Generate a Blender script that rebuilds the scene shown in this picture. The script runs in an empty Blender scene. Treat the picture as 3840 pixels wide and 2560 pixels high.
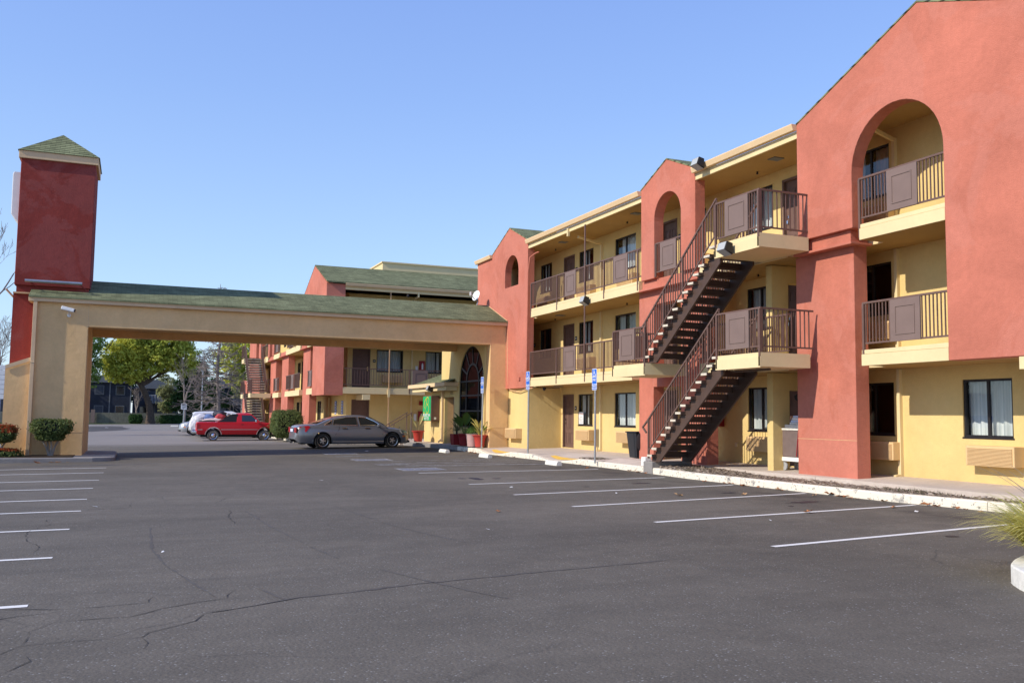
import bpy, bmesh, math, random
from mathutils import Vector, Matrix
from mathutils.geometry import tessellate_polygon
random.seed(11)
R=math.radians; PI=math.pi
sc=bpy.context.scene
COL=sc.collection
# ------------------------------------------------------------------ materials
def mat(name, base, rough=.8, metal=0, spec=.3, **k):
    m=bpy.data.materials.new(name); m.use_nodes=True
    b=m.node_tree.nodes['Principled BSDF']
    b.inputs['Base Color'].default_value=(*base,1); b.inputs['Roughness'].default_value=rough
    b.inputs['Metallic'].default_value=metal; b.inputs['Specular IOR Level'].default_value=spec
    if 'coat' in k: b.inputs['Coat Weight'].default_value=k['coat']; b.inputs['Coat Roughness'].default_value=.05
    return m
class NT:
    def __init__(s,m): s.t=m.node_tree; s.b=s.t.nodes['Principled BSDF']; s.tc=s.n('ShaderNodeTexCoord')
    def n(s,ty,**k):
        q=s.t.nodes.new(ty)
        for a,v in k.items(): setattr(q,a,v)
        return q
    def l(s,a,b): s.t.links.new(a,b)
    def pos(s):
        g=s.n('ShaderNodeNewGeometry'); return g.outputs['Position']
    def noise(s,scale,detail=4,rough=.55,vec=None,dist=0):
        q=s.n('ShaderNodeTexNoise'); q.inputs['Scale'].default_value=scale; q.inputs['Detail'].default_value=detail
        q.inputs['Roughness'].default_value=rough; q.inputs['Distortion'].default_value=dist
        s.l(vec or s.pos(),q.inputs['Vector']); return q.outputs['Fac']
    def mapv(s,scale,vec=None):
        q=s.n('ShaderNodeMapping'); q.inputs['Scale'].default_value=scale; s.l(vec or s.pos(),q.inputs['Vector']); return q.outputs[0]
    def ramp(s,f,stops):
        q=s.n('ShaderNodeValToRGB'); e=q.color_ramp.elements
        while len(e)<len(stops): e.new(.5)
        for i,(p,c) in enumerate(stops):
            e[i].position=p; e[i].color=(c,c,c,1) if not hasattr(c,'__len__') else (*c,1)
        s.l(f,q.inputs[0]); return q.outputs[0]
    def mix(s,f,a,b,mode='MIX'):
        q=s.n('ShaderNodeMix',data_type='RGBA',blend_type=mode)
        for i,v in ((0,f),(6,a),(7,b)):
            if hasattr(v,'links'): s.l(v,q.inputs[i])
            elif i==0: q.inputs[0].default_value=v
            else: q.inputs[i].default_value=(*v,1)
        return q.outputs[2]
    def bump(s,h,st,dist=.01,nrm=None):
        q=s.n('ShaderNodeBump'); q.inputs['Strength'].default_value=st; q.inputs['Distance'].default_value=dist
        s.l(h,q.inputs['Height'])
        if nrm: s.l(nrm,q.inputs['Normal'])
        s.l(q.outputs[0],s.b.inputs['Normal']); return q.outputs[0]
    def col(s,c): s.l(c,s.b.inputs['Base Color'])
def stucco(name,c,var=.12,dirt=.35,bump=.5):
    bump*=1.35
    m=mat(name,c,.9,0,.15); t=NT(m)
    d=tuple(x*(1-var*1.6) for x in c); l=tuple(min(1,x*(1+var*.5)) for x in c)
    c1=t.mix(t.ramp(t.noise(.7,5,.6,dist=.6),[(.35,0.),(.68,1.)]),d,l)
    st=t.ramp(t.noise(1,5,.65,t.mapv((1.6,1.6,.22))),[(.3,0.),(.75,1.)])
    c2=t.mix(st,c1,t.mix(.5,c1,d))
    sp=t.ramp(t.noise(9,6,.7),[(.3,.78),(.62,1.)])
    pa=t.ramp(t.noise(.42,9,.62,dist=.9),[(.50,0.),(.535,1.)]); pf=t.n('ShaderNodeMath',operation='MULTIPLY'); pf.inputs[1].default_value=min(.5,var*2.6); t.l(pa,pf.inputs[0])
    c2=t.mix(pf.outputs[0],c2,tuple(min(1,x*.92+.045) for x in c))
    c3=t.mix(dirt,c2,t.mix(1,c2,sp,'MULTIPLY'))
    # splash dirt low on the wall, just over the ground
    sx=t.n('ShaderNodeSeparateXYZ'); t.l(t.pos(),sx.inputs[0])
    mr=t.n('ShaderNodeMapRange'); mr.inputs[1].default_value=.25; mr.inputs[2].default_value=.95; mr.inputs[3].default_value=.55; mr.inputs[4].default_value=0.
    t.l(sx.outputs[2],mr.inputs[0])
    mm=t.n('ShaderNodeMath',operation='MULTIPLY'); t.l(mr.outputs[0],mm.inputs[0]); t.l(t.noise(2.2,5,.7),mm.inputs[1])
    t.col(t.mix(mm.outputs[0],c3,(c[0]*.55,c[1]*.5,c[2]*.5)))
    h=t.noise(38,8,.7); h2=t.noise(5,4,.6)
    a=t.n('ShaderNodeMath',operation='ADD'); t.l(h,a.inputs[0]); t.l(h2,a.inputs[1])
    t.bump(a.outputs[0],bump,.02)
    return m
def plain(name,c,rough=.7,var=.15,scale=6,metal=0,spec=.3,bump=0):
    m=mat(name,c,rough,metal,spec); t=NT(m)
    t.col(t.mix(t.ramp(t.noise(scale,5,.6),[(.3,0.),(.7,1.)]),tuple(x*(1-var) for x in c),tuple(min(1,x*(1+var)) for x in c)))
    if bump: t.bump(t.noise(scale*8,4,.6),bump,.01)
    return m
def shingle(name,c):
    m=mat(name,c,.95,0,.1); t=NT(m)
    q=t.n('ShaderNodeTexBrick'); q.offset=.5
    q.inputs['Scale'].default_value=1; q.inputs['Brick Width'].default_value=.31; q.inputs['Row Height'].default_value=.145
    q.inputs['Mortar Size'].default_value=.004; q.inputs['Mortar Smooth'].default_value=.3; q.inputs['Bias'].default_value=-.1
    q.inputs['Color1'].default_value=(*[x*.8 for x in c],1); q.inputs['Color2'].default_value=(*[x*1.15 for x in c],1)
    q.inputs['Mortar'].default_value=(*[x*.25 for x in c],1)
    nv=t.n('ShaderNodeTexNoise'); nv.inputs['Scale'].default_value=.9; t.l(t.tc.outputs['UV'],nv.inputs['Vector'])
    w=t.n('ShaderNodeVectorMath',operation='MULTIPLY_ADD'); w.inputs[1].default_value=(0,.03,0); t.l(nv.outputs['Color'],w.inputs[0]); t.l(t.tc.outputs['UV'],w.inputs[2])
    t.l(w.outputs[0],q.inputs['Vector'])
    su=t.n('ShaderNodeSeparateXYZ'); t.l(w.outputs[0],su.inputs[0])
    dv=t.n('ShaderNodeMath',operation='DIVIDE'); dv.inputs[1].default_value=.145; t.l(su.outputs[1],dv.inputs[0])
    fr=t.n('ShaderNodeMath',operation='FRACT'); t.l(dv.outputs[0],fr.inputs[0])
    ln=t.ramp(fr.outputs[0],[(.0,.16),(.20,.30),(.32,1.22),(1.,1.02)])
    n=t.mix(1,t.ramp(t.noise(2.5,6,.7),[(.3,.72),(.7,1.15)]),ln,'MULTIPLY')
    n=t.mix(1,n,t.ramp(t.noise(.5,5,.7),[(.35,.85),(.65,1.1)]),'MULTIPLY')
    g=t.ramp(t.noise(70,2,.7),[(.3,.75),(.7,1.15)])
    # each course carries a dark line along its butt edge
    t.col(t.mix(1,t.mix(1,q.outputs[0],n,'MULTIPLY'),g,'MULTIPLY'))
    iv=t.n('ShaderNodeMath',operation='SUBTRACT'); iv.inputs[0].default_value=1; t.l(q.outputs['Fac'],iv.inputs[1])
    t.bump(iv.outputs[0],.7,.012)
    return m
M={}
M['yel']=stucco('yellow_stucco',(.765,.572,.245),.07,.25,.4)
M['yelw']=stucco('cream_board',(.785,.635,.36),.05,.2,.1)
M['tan']=stucco('shaded_yellow_stucco',(.87,.57,.275),.10,.3,.6)  # same yellow wall paint, its tan look in shade put into the colour
M['tan2']=stucco('tan_trim',(.74,.52,.31),.08,.25,.15)
M['gut']=stucco('gutter_peach',(.80,.58,.34),.05,.2,.05)
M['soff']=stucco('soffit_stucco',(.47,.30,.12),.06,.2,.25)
M['red']=stucco('terracotta_stucco',(.60,.20,.136),.13,.45,.5)
M['redd']=stucco('brick_red_stucco',(.29,.052,.042),.16,.4,.6)
M['shin']=shingle('green_shingle',(.22,.235,.125))
M['brn']=plain('brown_paint',(.15,.088,.07),.5,.12,5)
M['brnl']=plain('mauve_brown_panel',(.20,.138,.118),.55,.06,3)
M['strg']=plain('brown_steel',(.085,.052,.04),.5,.15,4)
M['dark']=mat('dark_interior',(.012,.012,.014),.9)  # near-black, painted in for unlit insides of rooms and hedges
M['frm']=plain('bronze_frame',(.022,.019,.02),.45,.1)
M['blk']=mat('black_plastic',(.015,.015,.017),.5)
M['blkd']=mat('matte_black',(.02,.02,.02),.85)
M['pipe']=plain('peach_pipe',(.62,.38,.2),.6,.1)
M['metal']=plain('galvanised',(.45,.46,.47),.42,.12,9,.85)
M['chrome']=mat('chrome',(.75,.76,.78),.12,1)
M['white']=plain('white_paint',(.78,.78,.76),.6,.06,4)
M['whited']=plain('worn_white_paint',(.74,.71,.64),.85,.14,14,0,.2,.3)
M['grey']=plain('grey_plastic',(.35,.36,.37),.5,.08)
M['redp']=plain('red_pot_glaze',(.50,.06,.045),.4,.1,8)
M['redk']=plain('dark_red_pot',(.24,.02,.025),.35,.1,8)
M['pink']=plain('pink_clay_pot',(.52,.33,.30),.8,.08,9)
M['redx']=plain('red_cabinet',(.28,.022,.028),.45,.1)
M['soil']=plain('soil',(.06,.043,.03),.95,.3,20,0,.1,.6)
M['bark']=plain('bark',(.085,.065,.05),.95,.3,6,0,.1,.5)
M['barkp']=plain('pale_bark',(.30,.26,.22),.95,.25,5,0,.1,.4)
M['barkg']=plain('grey_twig',(.22,.185,.165),.95,.25,5)
M['wood']=plain('fence_wood',(.20,.19,.15),.9,.22,2.2)
M['brickc']=plain('brick_post',(.24,.17,.15),.9,.3,18)
M['navy']=plain('dark_blue_siding',(.028,.034,.05),.85,.2,1.5)
M['navyl']=plain('slate_siding',(.06,.068,.085),.85,.15,1.5)
M['trimg']=plain('grey_trim',(.16,.17,.18),.7,.1)
M['leafb']=plain('dry_leaf',(.33,.13,.045),.85,.4,30)
M['leafb2']=plain('pale_dry_leaf',(.45,.27,.13),.85,.3,30)
M['blue']=mat('sign_blue',(.01,.13,.62),.35)
M['green']=mat('sign_green',(.0,.42,.13),.35)
M['gold']=mat('sign_gold',(.75,.55,.06),.35)
M['yelp']=plain('yellow_curb_paint',(.78,.48,.09),.85,.15,14)
M['tread']=plain('concrete_tread',(.62,.55,.44),.9,.2,18,0,.2,.3)
M['tyre']=mat('tyre_rubber',(.022,.022,.022),.85)
M['tyreg']=mat('dusty_tyre',(.09,.085,.08),.9)
M['silv']=mat('alloy_silver',(.55,.54,.53),.3,.9)
M['pgrey']=mat('grey_metallic_paint',(.185,.19,.215),.30,.35,.5,coat=.7)
M['pred']=mat('faded_red_paint',(.50,.008,.016),.42,0,.35,coat=.15)
M['pwhite']=mat('white_car_paint',(.75,.76,.78),.3,0,.5,coat=.5)
M['psilv']=mat('silver_car_paint',(.42,.43,.44),.33,.6,.5,coat=.5)
M['lampr']=mat('red_lens',(.36,.01,.015),.15,0,.6)
M['lampo']=mat('amber_lens',(.8,.22,.02),.2)
M['lampw']=mat('clear_lens',(.62,.62,.58),.12,0,.7); M['lensf']=mat('flood_lens',(.42,.43,.42),.35)
M['bluew']=plain('linen',(.62,.68,.85),.9,.12,20)
M['trash']=mat('bin_plastic',(.03,.03,.034),.45)
M['cartc']=plain('cart_bag',(.17,.125,.115),.85,.1,6)
def glass(name,tint,gl=1.0,base=.0):
    m=bpy.data.materials.new(name); m.use_nodes=True; t=m.node_tree; t.nodes.clear()
    o=t.nodes.new('ShaderNodeOutputMaterial'); x=t.nodes.new('ShaderNodeMixShader')
    a=t.nodes.new('ShaderNodeBsdfTransparent'); a.inputs[0].default_value=(*tint,1)
    g=t.nodes.new('ShaderNodeBsdfGlossy'); g.inputs['Roughness'].default_value=.02; g.inputs[0].default_value=(gl,gl,gl,1)
    f=t.nodes.new('ShaderNodeFresnel'); f.inputs[0].default_value=1.5
    ad=t.nodes.new('ShaderNodeMath'); ad.operation='ADD'; ad.inputs[1].default_value=base; t.links.new(f.outputs[0],ad.inputs[0])
    t.links.new(ad.outputs[0],x.inputs[0]); t.links.new(a.outputs[0],x.inputs[1]); t.links.new(g.outputs[0],x.inputs[2]); t.links.new(x.outputs[0],o.inputs[0])
    return m
M['glass']=glass('window_glass',(.88,.90,.90),1,.03)
M['glassd']=glass('tinted_glass',(.30,.31,.35),.42,.04)
M['carglass']=mat('car_glass',(.02,.024,.026),.06,0,.8)
def curtain():
    m=mat('curtain_cloth',(.62,.66,.66),.95,0,.1); t=NT(m)
    w=t.noise(1,3,.6,t.mapv((9,9,.25)))
    t.col(t.mix(t.ramp(w,[(.35,0.),(.65,1.)]),(.52,.57,.57),(.90,.91,.88)))
    t.bump(w,.9,.05); return m
M['curt']=curtain()
def grille():
    m=mat('ac_grille',(.66,.47,.27),.7,0,.2); t=NT(m)
    w=t.n('ShaderNodeTexWave',wave_type='BANDS',bands_direction='Z'); w.inputs['Scale'].default_value=8.2; t.l(t.pos(),w.inputs['Vector'])
    t.col(t.mix(t.ramp(w.outputs[1],[(.25,0.),(.6,1.)]),(.34,.21,.11),(.76,.57,.33))); t.bump(w.outputs[1],.6,.02); return m
M['grille']=grille()
M['accase']=stucco('ac_case',(.72,.5,.26),.05,.2,.1)
def leafmat(name,a,b,c=None,ns=1.1):
    m=mat(name,a,.75,0,.25); t=NT(m)
    r=t.n('ShaderNodeNewGeometry'); 
    f=t.ramp(t.noise(ns,3,.6),[(.35,0.),(.65,1.)])
    c1=t.mix(f,a,b); o=t.n('ShaderNodeMath',operation='MULTIPLY'); o.inputs[1].default_value=.6
    t.l(r.outputs['Random Per Island'],o.inputs[0])
    t.col(t.mix(o.outputs[0],c1,c or tuple(x*1.5 for x in b)))
    tr=t.n('ShaderNodeBsdfTranslucent'); tr.inputs[0].default_value=(*[min(1,x*1.3) for x in (c or b)],1)
    mx=t.n('ShaderNodeMixShader'); mx.inputs[0].default_value=.28
    out=[n for n in t.t.nodes if n.type=='OUTPUT_MATERIAL'][0]
    t.l(t.b.outputs[0],mx.inputs[1]); t.l(tr.outputs[0],mx.inputs[2]); t.l(mx.outputs[0],out.inputs[0])
    return m
M['lf_yg']=leafmat('yellow_green_leaves',(.17,.27,.045),(.50,.50,.07),(.58,.56,.09),.26)
M['lf_g']=leafmat('green_leaves',(.07,.15,.03),(.15,.25,.05),(.25,.34,.08))
M['lf_d']=leafmat('dark_evergreen_leaves',(.012,.04,.014),(.03,.08,.02),(.06,.12,.03))
M['lf_h']=leafmat('hedge_leaves',(.02,.048,.012),(.055,.095,.022),(.18,.21,.07))
M['lf_r']=leafmat('red_tipped_leaves',(.22,.035,.012),(.35,.06,.02),(.4,.1,.03))
M['lf_o']=leafmat('olive_leaves',(.10,.13,.05),(.20,.22,.10),(.3,.3,.14))
M['lf_gr']=leafmat('grass_blades',(.30,.33,.07),(.66,.56,.13),(.9,.76,.3))
M['turf']=leafmat('turf',(.03,.06,.015),(.05,.09,.02),(.1,.14,.03))
def asphalt():
    m=mat('asphalt',(.13,.13,.135),.9,0,.25); t=NT(m)
    big=t.ramp(t.noise(.16,6,.62,dist=.5),[(.3,.70),(.7,1.16)])
    sx=t.n('ShaderNodeSeparateXYZ'); t.l(t.pos(),sx.inputs[0])
    streak=t.ramp(t.noise(1,5,.6,t.mapv((.22,1.6,1))),[(.3,.9),(.7,1.06)])
    med=t.ramp(t.noise(2.4,6,.7),[(.3,.9),(.72,1.07)])
    fine=t.ramp(t.noise(70,3,.75),[(.25,.62),(.75,1.3)])
    c=t.mix(1,(.142,.124,.099),big,'MULTIPLY'); c=t.mix(1,c,streak,'MULTIPLY'); c=t.mix(1,c,med,'MULTIPLY'); c=t.mix(1,c,fine,'MULTIPLY')
    v=t.n('ShaderNodeTexVoronoi'); v.inputs['Scale'].default_value=30; t.l(t.pos(),v.inputs['Vector'])
    sp=t.ramp(v.outputs['Distance'],[(.15,1.),(.27,0.)])
    sel=t.ramp(t.noise(11,2,.6),[(.47,0.),(.6,1.)])
    mm=t.mix(1,sp,sel,'MULTIPLY')
    c=t.mix(t.mix(1,mm,(.75,.75,.75),'MULTIPLY'),c,(.33,.32,.30))
    bx=t.ramp(sx.outputs[0],[(0.,0.),(1.,1.)])
    def band(lo,pk,hi):
        q=t.n('ShaderNodeMapRange'); q.inputs[1].default_value=lo; q.inputs[2].default_value=pk; t.l(sx.outputs[0],q.inputs[0])
        r=t.n('ShaderNodeMapRange'); r.inputs[1].default_value=pk; r.inputs[2].default_value=hi; r.inputs[3].default_value=1; r.inputs[4].default_value=0; t.l(sx.outputs[0],r.inputs[0])
        x=t.n('ShaderNodeMath',operation='MULTIPLY'); t.l(q.outputs[0],x.inputs[0]); t.l(r.outputs[0],x.inputs[1]); return x.outputs[0]
    g1=t.ramp(t.noise(1,5,.6,t.mapv((.9,.8,1))),[(.45,0.),(.62,1.)])
    x1=t.n('ShaderNodeMath',operation='MULTIPLY'); t.l(band(10.2,11.8,12.8),x1.inputs[0]); t.l(g1,x1.inputs[1])
    x2=t.n('ShaderNodeMath',operation='MULTIPLY'); x2.inputs[1].default_value=.75; t.l(x1.outputs[0],x2.inputs[0])
    c=t.mix(x2.outputs[0],c,(.055,.047,.042))
    pt=t.ramp(t.noise(.23,8,.72,dist=1.2),[(.50,0.),(.56,1.)])
    pm=t.n('ShaderNodeMath',operation='MULTIPLY'); pm.inputs[1].default_value=.30; t.l(pt,pm.inputs[0])
    c=t.mix(pm.outputs[0],c,t.mix(1,c,(1.35,1.33,1.3),'MULTIPLY'))
    # worn, greyer drive lane further off behind the canopy
    mr=t.n('ShaderNodeMapRange'); mr.inputs[1].default_value=46; mr.inputs[2].default_value=50; mr.inputs[3].default_value=0; mr.inputs[4].default_value=.75; t.l(sx.outputs[1],mr.inputs[0])
    c=t.mix(mr.outputs[0],c,t.mix(streak,(.19,.175,.16),(.28,.255,.23)))
    ds=t.n('ShaderNodeTexNoise'); ds.inputs['Scale'].default_value=1.6; ds.inputs['Detail'].default_value=6; t.l(t.pos(),ds.inputs['Vector'])
    dm=t.n('ShaderNodeVectorMath',operation='MULTIPLY_ADD'); dm.inputs[1].default_value=(.55,.55,0); t.l(ds.outputs['Color'],dm.inputs[0]); t.l(t.pos(),dm.inputs[2])
    ve=t.n('ShaderNodeTexVoronoi',feature='DISTANCE_TO_EDGE'); ve.inputs['Scale'].default_value=.42; t.l(dm.outputs[0],ve.inputs['Vector'])
    cm=t.mix(1,t.ramp(ve.outputs['Distance'],[(.0016,1.),(.0045,0.)]),t.ramp(t.noise(.21,4,.6),[(.50,0.),(.60,.6)]),'MULTIPLY')
    c=t.mix(cm,c,(.05,.045,.04))
    oil=t.ramp(t.noise(.55,3,.5,t.mapv((.55,1.5,1))),[(.66,0.),(.76,1.)])
    mo=t.n('ShaderNodeMath',operation='MULTIPLY'); mo.inputs[1].default_value=.42; t.l(oil,mo.inputs[0])
    c=t.mix(mo.outputs[0],c,(.045,.043,.043))
    t.col(c)
    h=t.n('ShaderNodeMath',operation='ADD'); t.l(t.noise(55,5,.75),h.inputs[0]); t.l(v.outputs['Distance'],h.inputs[1])
    t.bump(h.outputs[0],.5,.008)
    return m
M['asph']=asphalt()
def worn(name,c,th=.42,s1=26,s2=3.5):
    m=mat(name,c,.85,0,.2); t=NT(m)
    f=t.ramp(t.noise(s1,5,.75),[(th-.05,0.),(th+.03,1.)])
    g=t.ramp(t.noise(s2,5,.7),[(th-.12,0.),(th+.02,1.)])
    k=t.mix(1,f,g,'MULTIPLY')
    t.col(t.mix(k,(.17,.165,.165),c)); return m
M['line']=worn('worn_line_paint',(.74,.72,.68),.36)
M['line2']=worn('very_worn_line_paint',(.50,.50,.50),.50)
M['curbw']=worn('curb_paint',(.78,.71,.58),.41,11,2.2)
M['hcblue']=worn('faded_blue_paint',(.20,.215,.29),.5)
M['crk']=plain('crack_dark',(.055,.05,.045),.95,.3,8)  # dark tone of the crack strips
M['tar']=plain('seam_tar',(.088,.078,.07),.9,.25,9)
M['tyrem']=plain('tyre_mark',(.100,.090,.079),.9,.15,3)
M['conc']=stucco('concrete_walk',(.68,.585,.50),.10,.5,.35)
M['concg']=stucco('grey_concrete',(.33,.31,.29),.12,.5,.35)
def mulch():
    m=mat('mulch',(.12,.09,.07),.95,0,.1); t=NT(m)
    v=t.n('ShaderNodeTexVoronoi'); v.inputs['Scale'].default_value=14; t.l(t.mapv((1.0,.6,1)),v.inputs['Vector'])
    c=t.mix(t.ramp(v.outputs['Color'],[(.2,0.),(.9,1.)]),(.09,.07,.06),(.40,.33,.27))
    c=t.mix(t.ramp(t.noise(1.6,4,.6),[(.56,0.),(.68,1.)]),c,(.09,.10,.035))
    t.col(c); t.bump(v.outputs['Distance'],1,.05); return m
M['mulch']=mulch()
# ------------------------------------------------------------------ mesh helpers
class Fr:
    """facade frame: a runs along the wall, d goes into the building, z up"""
    def __init__(s,o=(0,0,0),u=(1,0,0),n=(0,1,0)): s.o=Vector(o); s.u=Vector(u); s.n=Vector(n)
    def __call__(s,a,d,z): return s.o+s.u*a+s.n*d+Vector((0,0,z))
W=Fr()
class MB:
    def __init__(s,f=W): s.v=[]; s.f=[]; s.fr=f; s.uv={}
    def add(s,vs,fs):
        n=len(s.v); s.v+= [Vector(p) for p in vs]; s.f+=[tuple(i+n for i in f) for f in fs]; return s
    def box(s,a0,a1,d0,d1,z0,z1,f=None):
        f=f or s.fr
        a0,a1=sorted((a0,a1)); d0,d1=sorted((d0,d1)); z0,z1=sorted((z0,z1))
        p=[f(a,d,z) for z in (z0,z1) for d in (d0,d1) for a in (a0,a1)]
        return s.add(p,[(0,1,3,2),(4,6,7,5),(0,4,5,1),(2,3,7,6),(0,2,6,4),(1,5,7,3)])
    def bar(s,p,q,w,h=None,up=(0,0,1)):
        h=h or w; p=Vector(p); q=Vector(q); t=(q-p).normalized(); up=Vector(up)
        if abs(t.dot(up))>.98: up=Vector((1,0,0))
        x=t.cross(up).normalized()*w/2; y=x.cross(t).normalized()*h/2
        v=[c+a*x+b*y for c in (p,q) for a,b in ((-1,-1),(1,-1),(1,1),(-1,1))]
        return s.add(v,[(0,1,2,3),(7,6,5,4),(0,4,5,1),(1,5,6,2),(2,6,7,3),(3,7,4,0)])
    def tube(s,pts,rs,n=8,cap=True):
        pts=[Vector(p) for p in pts]
        if not hasattr(rs,'__len__'): rs=[rs]*len(pts)
        b=len(s.v); ref=None
        for i,p in enumerate(pts):
            t=(pts[min(i+1,len(pts)-1)]-pts[max(i-1,0)]).normalized()
            if ref is None: ref=Vector((0,0,1)) if abs(t.z)<.9 else Vector((1,0,0))
            x=t.cross(ref); 
            if x.length<1e-4: x=t.cross(Vector((0,1,0)))
            x.normalize(); y=x.cross(t).normalized(); ref=y if False else ref
            for k in range(n):
                a=2*PI*k/n; s.v.append(p+(x*math.cos(a)+y*math.sin(a))*rs[i])
        for i in range(len(pts)-1):
            for k in range(n):
                k2=(k+1)%n; s.f.append((b+i*n+k,b+i*n+k2,b+(i+1)*n+k2,b+(i+1)*n+k))
        if cap:
            s.f.append(tuple(b+k for k in range(n))[::-1]); s.f.append(tuple(b+(len(pts)-1)*n+k for k in range(n)))
        return s
    def lathe(s,prof,c=(0,0,0),n=24,axis='z'):
        b=len(s.v); c=Vector(c)
        for r,h in prof:
            for k in range(n):
                a=2*PI*k/n; x,y=r*math.cos(a),r*math.sin(a)
                s.v.append(c+(Vector((x,y,h)) if axis=='z' else Vector((x,h,y)) if axis=='y' else Vector((h,x,y))))
        for i in range(len(prof)-1):
            for k in range(n):
                k2=(k+1)%n; s.f.append((b+i*n+k,b+i*n+k2,b+(i+1)*n+k2,b+(i+1)*n+k))
        s.f.append(tuple(b+k for k in range(n))[::-1]); s.f.append(tuple(b+(len(prof)-1)*n+k for k in range(n)))
        return s
    def prism(s,outer,holes,d0,d1,f=None,plane='az'):
        """2D loops in (a,z) extruded over d  (or (a,d) extruded over z with plane='ad')"""
        f=f or s.fr
        P=(lambda a,z,d:f(a,d,z)) if plane=='az' else ((lambda a,z,d:f(a,z,d)) if plane=='ad' else (lambda a,z,d:f(d,a,z)))
        loops=[outer]+list(holes)
        tri=tessellate_polygon([[Vector((a,z,0)) for a,z in L] for L in loops])
        flat=[p for L in loops for p in L]; n=len(flat); b=len(s.v)
        for d in (d0,d1): s.v+=[P(a,z,d) for a,z in flat]
        for t in tri: s.f.append(tuple(b+i for i in t)); s.f.append(tuple(b+n+i for i in reversed(t)))
        o=0
        for L in loops:
            m=len(L)
            for i in range(m): j=(i+1)%m; s.f.append((b+o+i,b+o+j,b+n+o+j,b+n+o+i))
            o+=m
        return s
    def quad(s,a,b,c,d): return s.add([a,b,c,d],[(0,1,2,3)])
    def build(s,name,m,parent=None,smooth=False,bevel=0,loc=None,ns=True):
        me=bpy.data.meshes.new(name)
        off=Vector((0,0,0))
        if parent is not None: off=parent_world(parent)
        elif loc is not None: off=Vector(loc)
        me.from_pydata([tuple(p-off) for p in s.v],[],s.f)
        bm=bmesh.new(); bm.from_mesh(me); bmesh.ops.remove_doubles(bm,verts=bm.verts,dist=1e-5)
        if ns: bmesh.ops.recalc_face_normals(bm,faces=bm.faces)
        bm.to_mesh(me); bm.free()
        for q in (m if isinstance(m,(list,tuple)) else [m]): me.materials.append(M[q] if isinstance(q,str) else q)
        if smooth:
            for p in me.polygons: p.use_smooth=True
            if smooth is not True: me.set_sharp_from_angle(angle=R(smooth))
        o=bpy.data.objects.new(name,me); COL.objects.link(o)
        if parent is not None: o.parent=parent
        elif loc is not None: o.location=loc
        if bevel:
            bv=o.modifiers.new('b','BEVEL'); bv.width=bevel; bv.segments=2; bv.limit_method='ANGLE'; bv.angle_limit=R(50)
            bv.harden_normals=False
        return o
def parent_world(p):
    v=Vector((0,0,0))
    while p is not None: v+=p.location; p=p.parent
    return v
def tag(o,label=None,cat=None,group=None,kind=None):
    if label: o['label']=label
    if cat: o['category']=cat
    if group: o['group']=group
    if kind: o['kind']=kind
    return o
def thing(name,loc,label,cat,group=None):
    o=bpy.data.objects.new(name,None); COL.objects.link(o); o.location=loc; o.empty_display_size=.3
    return tag(o,label,cat,group)
def kids(o): return [c for c in bpy.data.objects if c.parent is o]
def copy_tree(o,parent=None):
    c=o.copy(); COL.objects.link(c)
    if parent is not None: c.parent=parent
    for k in kids(o): copy_tree(k,c)
    return c
def text_mesh(body,size,P,ux,uy,name,m,parent,ext=.004,align='CENTER',bold=0,sx=1.0):
    """flat lettering: P centre of the baseline, ux reading direction, uy up"""
    cu=bpy.data.curves.new(name,'FONT'); cu.body=body; cu.size=size; cu.align_x=align; cu.extrude=0; cu.offset=bold
    cu.resolution_u=3
    t=bpy.data.objects.new('tmp',cu); COL.objects.link(t)
    dg=bpy.context.evaluated_depsgraph_get(); me=bpy.data.meshes.new_from_object(t.evaluated_get(dg))
    bpy.data.objects.remove(t); bpy.data.curves.remove(cu)
    off=parent_world(parent); ux=Vector(ux); uy=Vector(uy)
    for v in me.vertices:
        w=Vector(P)+ux*v.co.x*sx+uy*v.co.y-off; v.co=w
    me.materials.clear(); me.materials.append(M[m])
    for p in me.polygons: p.material_index=0
    me.name=name; o=bpy.data.objects.new(name,me); COL.objects.link(o); o.parent=parent
    return o
def uv_roof(o,eave_dir):
    """uv = metres along the eave / metres up the slope"""
    me=o.data; uv=me.uv_layers.new(name='UVMap'); e=Vector(eave_dir).normalized()
    for p in me.polygons:
        n=p.normal; s=n.cross(e)
        if s.length<1e-4: s=Vector((0,0,1))
        s.normalize()
        if s.z<0: s=-s
        for li in p.loop_indices:
            c=me.vertices[me.loops[li].vertex_index].co; uv.data[li].uv=(c.dot(e),c.dot(s))
def gz(x): return .012*max(-7,min(13.3,x))
def arch_pts(a0,a1,zs,zt,n=16,zb=None):
    """opening outline: bottom-left, up, over the round head, down"""
    zb=zs if zb is None else zb; c=(a0+a1)/2; r=(a1-a0)/2
    return [(a0,zb)]+[(c-r*math.cos(PI*i/n),zs+(zt-zs)*math.sin(PI*i/n)) for i in range(n+1)]+[(a1,zb)]
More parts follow.
